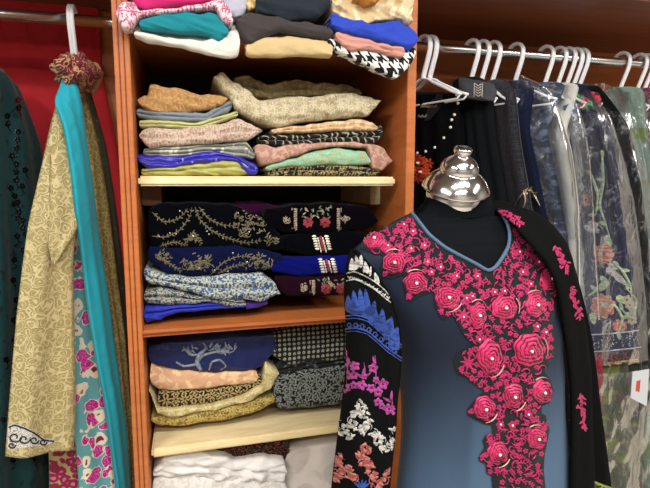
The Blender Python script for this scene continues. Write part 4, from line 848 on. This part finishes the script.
# grey patterned dress
gp = empty('patterned_dress', tuple(at(520, 300, 1.5)), 'charcoal dress with woven squares right of the long black dress', 'dress')
KEY = fab('key_jacquard', '#2a2a30', '#3d3c44', 'key', 55, .7, thr=.1)
wide('body', gp, [('w', .984, 1.60, 1.83), (480, 110, 1.60), (490, 160, 1.60), (500, 240, 1.60), (506, 560, 1.60)], [('w', .984, 1.50, 1.838), ('w', .984, 1.45, 1.832), ('w', .984, 1.40, 1.806), ('w', .984, 1.375, 1.775), (520, 140, 1.355), (527, 180, 1.33), (534, 225, 1.31), (542, 300, 1.30), (550, 560, 1.30)], .03, KEY, 3.5, .007, 6)
ub = wide('yoke', ld, [(458, 78, 1.43), (459, 88, 1.42), (462, 98, 1.41)], [(494, 84, 1.345), (497, 92, 1.335), (494, 101, 1.335)], .012, fab('charcoal_plain', '#3b3b42'), 1.5, .003, 7)
UB = bvh_of(ub); g = G()
for i in range(5):
    y = 84+i*2.6; stroke(UB, g, [(475.5, y), (478.5, y+2), (481.5, y)], 1.1, .001, 6, False, False)
for x in (474.5, 482.5): stroke(UB, g, [(x, 83), (x-.3, 97)], .8, .001, 6, False, False)
g.out('chevron_tape', fab('silver_tape', '#b9b7ae'), ub)
# row of garments in film: (label, material, near edge, film?)
NAVY = fab('navy_crepe', '#131d3f', rough=.6); 
WHITEG = fab('white_georgette', '#cfcfc8', rough=.8)
ROWS = [
 ('navy_tunic', 'navy blue tunic with gold beaded tip in thin plastic, next to the charcoal dress', NAVY, [('w', 1.07, 1.5, 1.84), ('w', 1.07, 1.45, 1.832), ('w', 1.07, 1.4, 1.808), (530, 130, 1.375), (537, 165, 1.36), (546, 210, 1.35), (554, 245, 1.35), (562, 300, 1.35), (572, 560, 1.35)], 'tunic', 20),
 ('silver_tunic', 'grey blue tunic wrapped in crinkled plastic between the navy and the white one', fab('grey_blue_silk', '#3c4758', '#66728a', 'streak', 40, .5, thr=.5), [('w', 1.187, 1.5, 1.84), ('w', 1.187, 1.45, 1.832), ('w', 1.187, 1.4, 1.808), (548, 130, 1.37), (555, 165, 1.36), (563, 210, 1.35), (569, 245, 1.345), (573, 300, 1.34), (578, 560, 1.34)], 'tunic', 21),
 ('white_tunic', 'long white tunic inside clear plastic', WHITEG, [('w', 1.24, 1.5, 1.84), ('w', 1.24, 1.45, 1.832), ('w', 1.24, 1.4, 1.808), (567, 130, 1.37), (573, 160, 1.355), (578, 215, 1.345), (580, 290, 1.34), (580, 340, 1.34), (582, 460, 1.34)], 'tunic', 22),
 ('embroidered_tunic', 'navy tunic with trailing flower embroidery and a beaded hem band', fab('ink_navy', '#12143a', rough=.6), [('w', 1.276, 1.5, 1.84), ('w', 1.276, 1.45, 1.832), ('w', 1.276, 1.4, 1.808), (610, 130, 1.38), (619, 170, 1.355), (626, 220, 1.345), (635, 280, 1.34), (641, 330, 1.34), (642, 350, 1.34)], 'tunic', 23),
 ('black_tunic', 'black tunic with red and green flowered shoulder in plastic', fab('black_satin', '#0b0c0e', rough=.4), [('w', 1.33, 1.5, 1.84), ('w', 1.33, 1.45, 1.832), ('w', 1.33, 1.4, 1.808), (628, 125, 1.36), (638, 165, 1.345), (646, 220, 1.335), (651, 270, 1.33), (655, 330, 1.33), (660, 420, 1.33)], 'tunic', 24),
 ('mint_tunic', 'pale mint and green tunic in plastic right of the black one', fab('mint_print', '#86a092', '#748c4e', 'blotch', 14, .7, thr=.58), [('w', 1.506, 1.5, 1.84), ('w', 1.506, 1.45, 1.832), ('w', 1.506, 1.4, 1.808), (648, 135, 1.385), (654, 180, 1.36), (658, 250, 1.345), (664, 330, 1.34), (672, 520, 1.34)], 'tunic', 25),
 ('maroon_tunic', 'maroon patterned tunic in plastic at the right edge', fab('maroon_pattern', '#6d2440', '#a6648a', 'blotch', 60, .7, thr=.55), [('w', 1.581, 1.5, 1.84), ('w', 1.581, 1.45, 1.832), ('w', 1.581, 1.4, 1.808), (668, 140, 1.385), (676, 190, 1.36), (684, 260, 1.345), (692, 520, 1.34)], 'tunic', 26),
]
TU = {}
for nm, lb, mt, fr, ct, sd in ROWS:
    t = empty(nm, tuple(pl3([fr[-1]])[0]+Vector((0, .15, 0))), lb, ct); TU[nm] = t
    side(nm, lb, mt, fr, parent=t, seed=sd, pl=3, amp=.007, th=.016)
def hem_row(fr, Yl): return fr
# near-side panels give the wide visible faces their true extent
wp = wide('side_panel', TU['white_tunic'], [(538, 104, 1.60), (550, 150, 1.60), (560, 210, 1.60), (568, 300, 1.60), (576, 460, 1.60)], [(557, 108, 1.38), (571, 150, 1.35), (578, 210, 1.335), (579, 300, 1.33), (580, 460, 1.33)], .02, WHITEG, 3, .008, 12)
EMB = wide('front_face', TU['embroidered_tunic'], [(572, 130, 1.60), (580, 190, 1.50), (582, 250, 1.45), (583, 310, 1.42), (586, 353, 1.40)], [(598, 126, 1.37), (615, 190, 1.345), (628, 250, 1.33), (638, 310, 1.325), (642, 347, 1.325)], .012, fab('ink_navy', '#12143a'), 2, .005, 14, wr=.005)
EB = bvh_of(EMB); q = random.Random(3)
ga, gw, gr, gk2 = G(), G(), G(), G()
for pts in ([(602, 150), (604, 180), (600, 205), (606, 225), (612, 245)], [(612, 262), (622, 270), (630, 285), (632, 300)], [(618, 332), (622, 318), (614, 305), (602, 308)], [(588, 296), (596, 290), (602, 282)], [(592, 175), (598, 195), (596, 215)], [(622, 310), (632, 318), (636, 300), (628, 290)]):
    stroke(EB, ga, pts, 2.6, .001, 24)
    for i, (x, y) in enumerate(pts): petal(EB, ga, x, y, q.random()*6, 8, 4)
for x, y, r in ((604, 254, 10), (603, 306, 12), (586, 200, 6), (620, 326, 7)): blossom(EB, gr, x, y, r, 8, x)
for x, y, a in ((602, 264, .3), (606, 268, .6), (598, 262, 2.8), (588, 222, .5), (582, 218, .9), (584, 226, .4), (614, 274, .7)): petal(EB, gw, x, y, a, 17, 7)
for x, y, a in ((598, 290, -.6), (608, 286, -2.2), (606, 235, 1.2), (616, 296, .6), (592, 312, 1.4), (628, 330, 0)): petal(EB, ga, x, y, a, 13, 7)
for x, y in ((630, 305), (634, 312), (627, 300), (632, 320)): blossom(EB, gk2, x, y, 5, 6, x)
ga.out('green_vines', fab('sage_thread', '#8ea07e', '#aab79a', 'blotch', 90), EMB); gw.out('white_leaves', WHT, EMB); gr.out('rust_flowers', fab('rust_thread', '#9c5a48', '#b98a78', 'blotch', 120), EMB); gk2.out('beige_flowers', fab('beige_thread', '#a89c84'), EMB)
g = G(); q = random.Random(6)
for off in (0, 17): stroke(EB, g, [(586, 335+off), (605, 334+off), (625, 332+off), (641, 330+off)], 1.2, .001, 20, False)
for i in range(75):
    x = q.uniform(588, 640); y = 335+q.random()*14-(x-586)*.07; h = hit(EB, x, y, .0015)
    if h: g.ball(h[0], .0022, 5)
g.out('beaded_hem', solid('silver_bead', '#aab0c0', .3, .4), EMB)
# flowered shoulder of the black tunic
BT = bvh_of(TU['black_tunic'].children[0])
sh_ = wide('flowered_shoulder', TU['black_tunic'], [(567, 93, 1.46), (570, 99, 1.45), (572, 108, 1.44)], [(600, 93, 1.41), (602, 102, 1.40), (598, 112, 1.395)], .012, fab('black_satin', '#0b0c0e', rough=.4), 1, .003, 4)
SHB = bvh_of(sh_); g1, g2 = G(), G()
for x, y, r in ((589, 96, 6), (583, 104, 4.5), (597, 99, 4)): blossom(SHB, g1, x, y, r, 6, x)
for x, y, r in ((577, 98, 4.5), (590, 103, 3.5), (586, 109, 3.5), (576, 105, 3)): blossom(SHB, g2, x, y, r, 4, x)
g1.out('red_flowers', fab('red_thread', '#c02a3e'), sh_); g2.out('green_leaves', fab('green_thread', '#2f9a62'), sh_)
# beaded tip and navy card tag
nb = side('x', '', None, [], parent=None) if False else None
g = G(); NBV = bvh_of(TU['navy_tunic'].children[0], gp.children[0])
for pts in ([(516, 205), (520, 198), (526, 190), (531, 187)], [(524, 190), (526, 200), (524, 208)], [(531, 188), (536, 196), (541, 206)], [(528, 190), (534, 193), (538, 192)]): stroke(NBV, g, pts, 2.0, .004, 14)
for x, y in ((527, 192), (534, 195), (530, 188)): blossom(NBV, g, x, y, 3, 5, x, None, .004)
tg = g.out('beaded_trim', solid('antique_gold', '#a89a80', .35, .5), TU['navy_tunic'])
g = G(); [petal(NBV, g, 523+i*1.2, 207+i, 1.6, 6, 2.5, .004) for i in range(4)]; g.out('green_tassel', fab('green_thread', '#2f9a62'), tg)
c0 = [at(*p, 1.40) for p in ((563, 106), (575, 101), (579, 113), (567, 117))]
def card(name, quad, m, label, th=.0012, parent=None):
    n = (quad[1]-quad[0]).cross(quad[2]-quad[0]).normalized()*th; g = G().add([p-n for p in quad]+[p+n for p in quad], [(0, 1, 2, 3), (7, 6, 5, 4), (0, 4, 5, 1), (1, 5, 6, 2), (2, 6, 7, 3), (3, 7, 4, 0)])
    o = g.out(name, m, parent, smooth=False)
    if parent is None: tag(o, label, 'label')
    return o
ct = card('size_tag', c0, solid('navy_card', '#1d2766', .4), 'small navy card tag with a white curl on the plastic bags')
CT = bvh_of(ct); g = G(); stroke(CT, g, [(569, 106), (572, 105), (573, 108), (570, 111), (572, 113)], 1.5, .001, 14, False); g.out('printed_mark', solid('print_white', '#e8e8ea', .5), ct)
ct2 = card('price_ticket', [at(*p, 1.30) for p in ((632.5, 372), (649, 369), (646.5, 406), (630.5, 398))], solid('ticket_white', '#c3c6cc', .5), 'white paper ticket with a red mark hanging at the lower right')
CT = bvh_of(ct2); g = G(); patch(CT, [(636.5, 381), (640.5, 380), (639.5, 392), (635.5, 391)], .0005, 1.2, g); g.out('red_mark', solid('print_red', '#b8473a', .5), ct2)
# lower garments showing under the short tunics
t = empty('flowered_black_dress', tuple(at(635, 360, 1.42)), 'black dress with red flowers and a gold lace border behind the navy tunic hem', 'dress')
fb = wide('body', t, [(590, 285, 1.48), (592, 330, 1.46), (596, 366, 1.45)], [(662, 270, 1.38), (664, 320, 1.37), (666, 358, 1.37)], .012, fab('black_flowered', '#121013', '#8e2029', 'damask', 20, thr=.5, c3='#1e7a48'), 2, .004, 31)
FB = bvh_of(fb); g = G(); patch(FB, [(603, 363), (640, 358), (652, 355), (652, 366), (640, 370), (604, 374)], .0015, 2.2, g); g.out('gold_lace_border', fab('gold_lace_border', '#8b8150', '#cfc48c', 'lace', 70, thr=.12), fb)
g = G(); patch(FB, [(640, 298), (652, 292), (652, 314), (642, 315)], .0015, 2, g); g.out('cream_lace_panel', fab('cream_lace', '#3a332b', '#c3b495', 'scroll', 60, thr=.28), fb)
t = empty('green_floral_dress', tuple(at(620, 488, 1.44)), 'green and rose floral dress in plastic at the lower right', 'dress')
wide('body', t, [(594, 330, 1.47), (594, 400, 1.47), (600, 470, 1.47), (602, 600, 1.47)], [(640, 345, 1.44), (642, 400, 1.44), (644, 470, 1.44), (646, 600, 1.44)], .014, fab('green_floral', '#4c5238', '#6d7a34', 'blotch', 11, .8, c3='#5c3432', thr=.52), 2, .006, 33)
t = empty('taupe_dress', tuple(at(655, 488, 1.46)), 'dull taupe dress hanging at the lower right edge', 'dress')
wide('body', t, [(636, 330, 1.50), (638, 400, 1.50), (638, 470, 1.50), (638, 600, 1.50)], [(690, 330, 1.45), (690, 400, 1.45), (692, 470, 1.45), (692, 600, 1.45)], .014, fab('taupe', '#504a47', '#5e5752', 'blotch', 8), 2, .005, 35)
o = loft(pl3([(594, 335, 1.42), (595, 380, 1.42), (596, 420, 1.42), (600, 450, 1.42)]), pl3([(603, 335, 1.41), (603, 380, 1.41), (602, 420, 1.41), (602, 450, 1.41)]), .008, 40, 16, 1, .003, 36).out('red_scarf', fab('red_scarf', '#9c2030')); tag(o, 'narrow red scarf end below the navy tunic hem', 'scarf')
o = loft(pl3([(560, 250, 1.56), (570, 400, 1.56), (575, 620, 1.56)]), pl3([(600, 250, 1.50), (606, 400, 1.50), (612, 620, 1.50)]), .012, 40, 20, 2, .004, 37).out('dark_trousers', fab('dark_grey', '#2a2a2d')); tag(o, 'dark grey trousers hanging behind the black shawl', 'trousers')
# clear plastic covers
def cover(label, L, R, seed, th=.03, Yoff=-.02):
    o = loft(pl3([(x, y, Y+Yoff) for x, y, Y in L]), pl3([(x, y, Y+Yoff) for x, y, Y in R]), th, 90, 40, 2, .006, seed, ends=False, wr=.016, wsc=12, power=.5).out('plastic_cover', FILM); return tag(o, label, 'plastic cover', 'plastic garment covers')
cover('clear plastic cover over the navy and grey blue tunics', [(498, 84, 1.55), (512, 120, 1.50), (524, 180, 1.48), (532, 240, 1.47)], [(520, 76, 1.44), (552, 92, 1.40), (570, 150, 1.35), (580, 240, 1.34)], 41)
cover('clear plastic cover over the long white tunic', [(525, 88, 1.55), (540, 120, 1.50), (552, 180, 1.48), (566, 320, 1.46)], [(552, 84, 1.44), (578, 104, 1.39), (590, 160, 1.345), (600, 320, 1.335)], 42)
cover('clear plastic cover over the navy embroidered tunic, reaching below its hem', [(560, 92, 1.52), (570, 130, 1.45), (578, 200, 1.42), (582, 300, 1.40), (586, 364, 1.38)], [(590, 90, 1.43), (612, 120, 1.36), (634, 200, 1.325), (646, 300, 1.315), (648, 360, 1.31)], 43)
cover('clear plastic cover over the black tunic', [(590, 88, 1.50), (602, 130, 1.43), (612, 200, 1.40), (625, 340, 1.38)], [(616, 90, 1.44), (636, 120, 1.37), (652, 200, 1.345), (662, 340, 1.335)], 44)
cover('clear plastic cover over the mint tunic at the right edge', [(608, 90, 1.55), (622, 130, 1.46), (634, 200, 1.42), (640, 400, 1.40)], [(650, 92, 1.40), (672, 130, 1.37), (690, 200, 1.345), (700, 400, 1.335)], 45)
cover('clear plastic cover over the green floral dress', [(590, 372, 1.40), (592, 430, 1.40), (596, 620, 1.40)], [(652, 366, 1.36), (654, 430, 1.36), (656, 620, 1.36)], 46)

# ================================================================== embroidery on the folded velvets
GOLD = solid('antique_gold_thread', '#5f573f', .55, .2)
def beads(b, pts, r, m, parent, px=1.0):
    for x, y in pts:
        h = hit(b, x, y, .001)
        if h: G().ball(h[0], r, 6).out('sequin', m, parent)
def sprigline(b, g, pl, w, every=2.8, L=3.6, W=1.3):
    stroke(b, g, pl, w, .001)
    q = dense([tuple(p[:2]) for p in lerp_poly([(x, y, 0) for x, y in pl], 12)], every, False)
    for i in range(1, len(q)-1):
        a = math.atan2(q[i+1][1]-q[i][1], q[i+1][0]-q[i][0]); s = (-1)**i
        petal(b, g, q[i][0], q[i][1], a+s*.95, L, W, .001); petal(b, g, q[i][0], q[i][1], a-s*.7, L*.7, W*.8, .001)
def cluster(b, g, cx, cy, rx, ry, n, seed, L=3.8, W=1.4):
    q = random.Random(seed)
    for i in range(n):
        a = q.random()*6.28; r = q.random()**.6; x = cx+rx*r*math.cos(a); y = cy+ry*r*math.sin(a)
        petal(b, g, x, y, q.random()*6.28, L*q.uniform(.7, 1.3), W, .001)
        if q.random() < .3: stroke(b, g, [(x+2.4*math.cos(k*.8), y+2.4*math.sin(k*.8)) for k in range(6)], .9, .001, 9)
b = bvh_of(o_v); g = G()
for pl in ([(152, 212), (164, 222), (178, 219), (188, 209)], [(152, 236), (166, 237), (180, 230), (190, 216), (192, 207)], [(195, 207), (200, 220), (212, 231), (228, 238), (246, 243), (262, 240)], [(199, 207), (208, 218), (222, 225), (236, 226)], [(185, 245), (193, 232), (202, 245)], [(160, 246), (175, 242), (188, 246)]): sprigline(b, g, pl, 1.3)
cluster(b, g, 249, 222, 17, 14, 70, 1); cluster(b, g, 193, 239, 6, 5, 14, 2); cluster(b, g, 270, 240, 8, 5, 16, 3)
g.out('gold_garlands', GOLD, o_v)
beads(b, [(180, 211), (170, 233), (176, 234), (193, 236), (207, 231), (209, 234), (223, 238), (238, 213), (245, 206), (256, 216), (249, 232), (159, 236)], .0022, solid('sequin_silver', '#d8d2c0', .25, .6), o_v)
b = bvh_of(o_nv); g = G()
for pl in ([(155, 254), (170, 264), (182, 272)], [(210, 275), (224, 262), (240, 256), (256, 258)], [(214, 277), (228, 268), (244, 264)], [(256, 258), (268, 266), (280, 268)]): sprigline(b, g, pl, 1.3)
cluster(b, g, 197, 262, 16, 9, 55, 4); cluster(b, g, 256, 262, 18, 8, 45, 5); cluster(b, g, 165, 256, 9, 5, 18, 8)
g.out('gold_garlands', GOLD, o_nv)
beads(b, [(199, 268), (215, 270), (233, 253), (228, 271), (247, 262)], .0022, solid('sequin_silver', '#d8d2c0', .25, .6), o_nv)
RED = fab('madder_thread', '#8c2f3c', '#5d1f2a', 'blotch', 160); BEI = fab('taupe_thread', '#9a8a76', '#6d6152', 'blotch', 200); GRN = fab('moss_thread', '#4d6148')
for o, (x0, x1, y0, y1), sl in ((o_r1, (299, 334, 208, 229), 0), (o_r4, (317, 350, 280, 293), 0)):
    b = bvh_of(o); g = G(); g2 = G(); g3 = G()
    for x in (x0-4, x1+4):
        for k in range(9):
            y = y0+(y1-y0)*(k+.5)/9; petal(b, g, x-1.5, y, 0, 4, 1.8, .001); petal(b, g, x+2, y+1, 2.4, 3, 1.4, .001)
    for x in (x0-7, x1+7): stroke(b, g, [(x, y0), (x, y1)], .9, .001, 8, False, False)
    for x in (x0-13, x1+12): cluster(b, g, x, (y0+y1)/2, 3, 3.5, 12, int(x), 3.2, 1.4)
    for fx, fy in ((x0+9, y0+(y1-y0)*.68), (x1-9, y0+(y1-y0)*.68)):
        blossom(b, g2, fx, fy, 5.2, 7, 0); blossom(b, g2, fx, fy, 3.0, 5, .4, None, .0026)
    q = random.Random(int(x0))
    for k in range(28): petal(b, g3 if k % 2 else g, q.uniform(x0+2, x1-2), q.uniform(y0, y0+(y1-y0)*.5), q.random()*6.28, 4, 1.5, .001)
    g.out('beige_border', BEI, o); g2.out('red_flowers', RED, o); g3.out('green_leaves', GRN, o)
for o, cx, y0, y1 in ((o_r2, 320, 235, 250), (o_r3, 326, 258, 273)):
    b = bvh_of(o); g = G(); g2 = G(); cr = solid('cream_bead', '#cfc6b0', .4, .2)
    for s in (-1, 1):
        for k in range(6):
            y = y0+(y1-y0)*(k+.5)/6; petal(b, g, cx+s*4+(y-y0)*.25, y, 0 if s > 0 else PI, 4.6, 2.2, .001); petal(b, g, cx+s*2.5+(y-y0)*.25, y+1, 1.5, 3, 1.4, .001)
    for k in range(5): petal(b, g2, cx+(k*.6), y0+1+(y1-y0)*k/5.5, 1.2, 4.5, 3, .0012)
    g.out('beaded_border', cr, o); g2.out('red_flowers', RED, o)
b = bvh_of(o_n); g = G(); SIL = fab('silver_weave', '#7f8796', '#5a6274', 'blotch', 180, .5)
stroke(b, g, [(201, 370), (197, 362), (200, 354), (206, 348), (203, 343)], 5, .0006, 20); stroke(b, g, [(176, 362), (184, 366), (196, 364), (202, 356), (214, 352), (232, 352), (237, 346)], 3, .0006, 40)
stroke(b, g, [(209, 370), (212, 362), (220, 360), (226, 366), (220, 370)], 2.4, .0006, 24); stroke(b, g, [(186, 350), (192, 355), (200, 354)], 3, .0006, 14)
cluster(b, g, 222, 349, 14, 3.5, 26, 7, 6, 2.2); cluster(b, g, 190, 349, 6, 2.5, 8, 9, 5, 2)
g.out('silver_motif', SIL, o_n)

# ================================================================== room shell behind the viewer and light
PLASTER = solid('plaster', '#8a857e', .9, 0, .2)
struct(G().box(-2.2, 3.6, -2.48, -2.4, 0, 2.75).out('wall_front', PLASTER, smooth=False))
struct(G().box(-2.28, -2.2, -2.48, YB+.08, 0, 2.75).out('wall_left', PLASTER, smooth=False))
struct(G().box(3.6, 3.68, -2.48, YB+.08, 0, 2.75).out('wall_right', PLASTER, smooth=False))
struct(G().box(-2.28, 3.68, -2.48, YB+.08, 2.75, 2.8).out('ceiling', PLASTER, smooth=False))
def lamp(x, y, sx, sy, pw, lab):
    t = empty('ceiling_lamp', (x, y, 2.75), lab, 'lamp')
    g = G().box(x-sx/2-.02, x+sx/2+.02, y-sy/2-.02, y+sy/2+.02, 2.725, 2.749, .003); g.out('housing', solid('lamp_housing', '#d8d8d8', .4), t, smooth=False)
    l = bpy.data.lights.new('tube_light', 'AREA'); l.shape = 'RECTANGLE'; l.size = sx; l.size_y = sy; l.energy = pw; l.color = (1, .965, .92)
    o = bpy.data.objects.new('tube_light', l); C.objects.link(o); o.location = (0, 0, -.03); o.parent = t
lamp(.5, -.25, 1.5, .22, 26, 'long ceiling lamp nearest the shelf unit')
lamp(.3, -1.55, 1.5, .25, 30, 'long ceiling lamp behind the viewer')
lamp(2.5, -.5, .25, 1.5, 30, 'long ceiling lamp over the right side of the shop')
lamp(-1.3, -.5, .25, 1.5, 30, 'long ceiling lamp over the left side of the shop')
w = bpy.data.worlds.new('world'); bpy.context.scene.world = w; w.use_nodes = True
w.node_tree.nodes['Background'].inputs[0].default_value = (1, .97, .93, 1); w.node_tree.nodes['Background'].inputs[1].default_value = .1
vs = bpy.context.scene.view_settings; vs.view_transform = 'Standard'; vs.look = 'None'; vs.exposure = 1.08; vs.gamma = 1
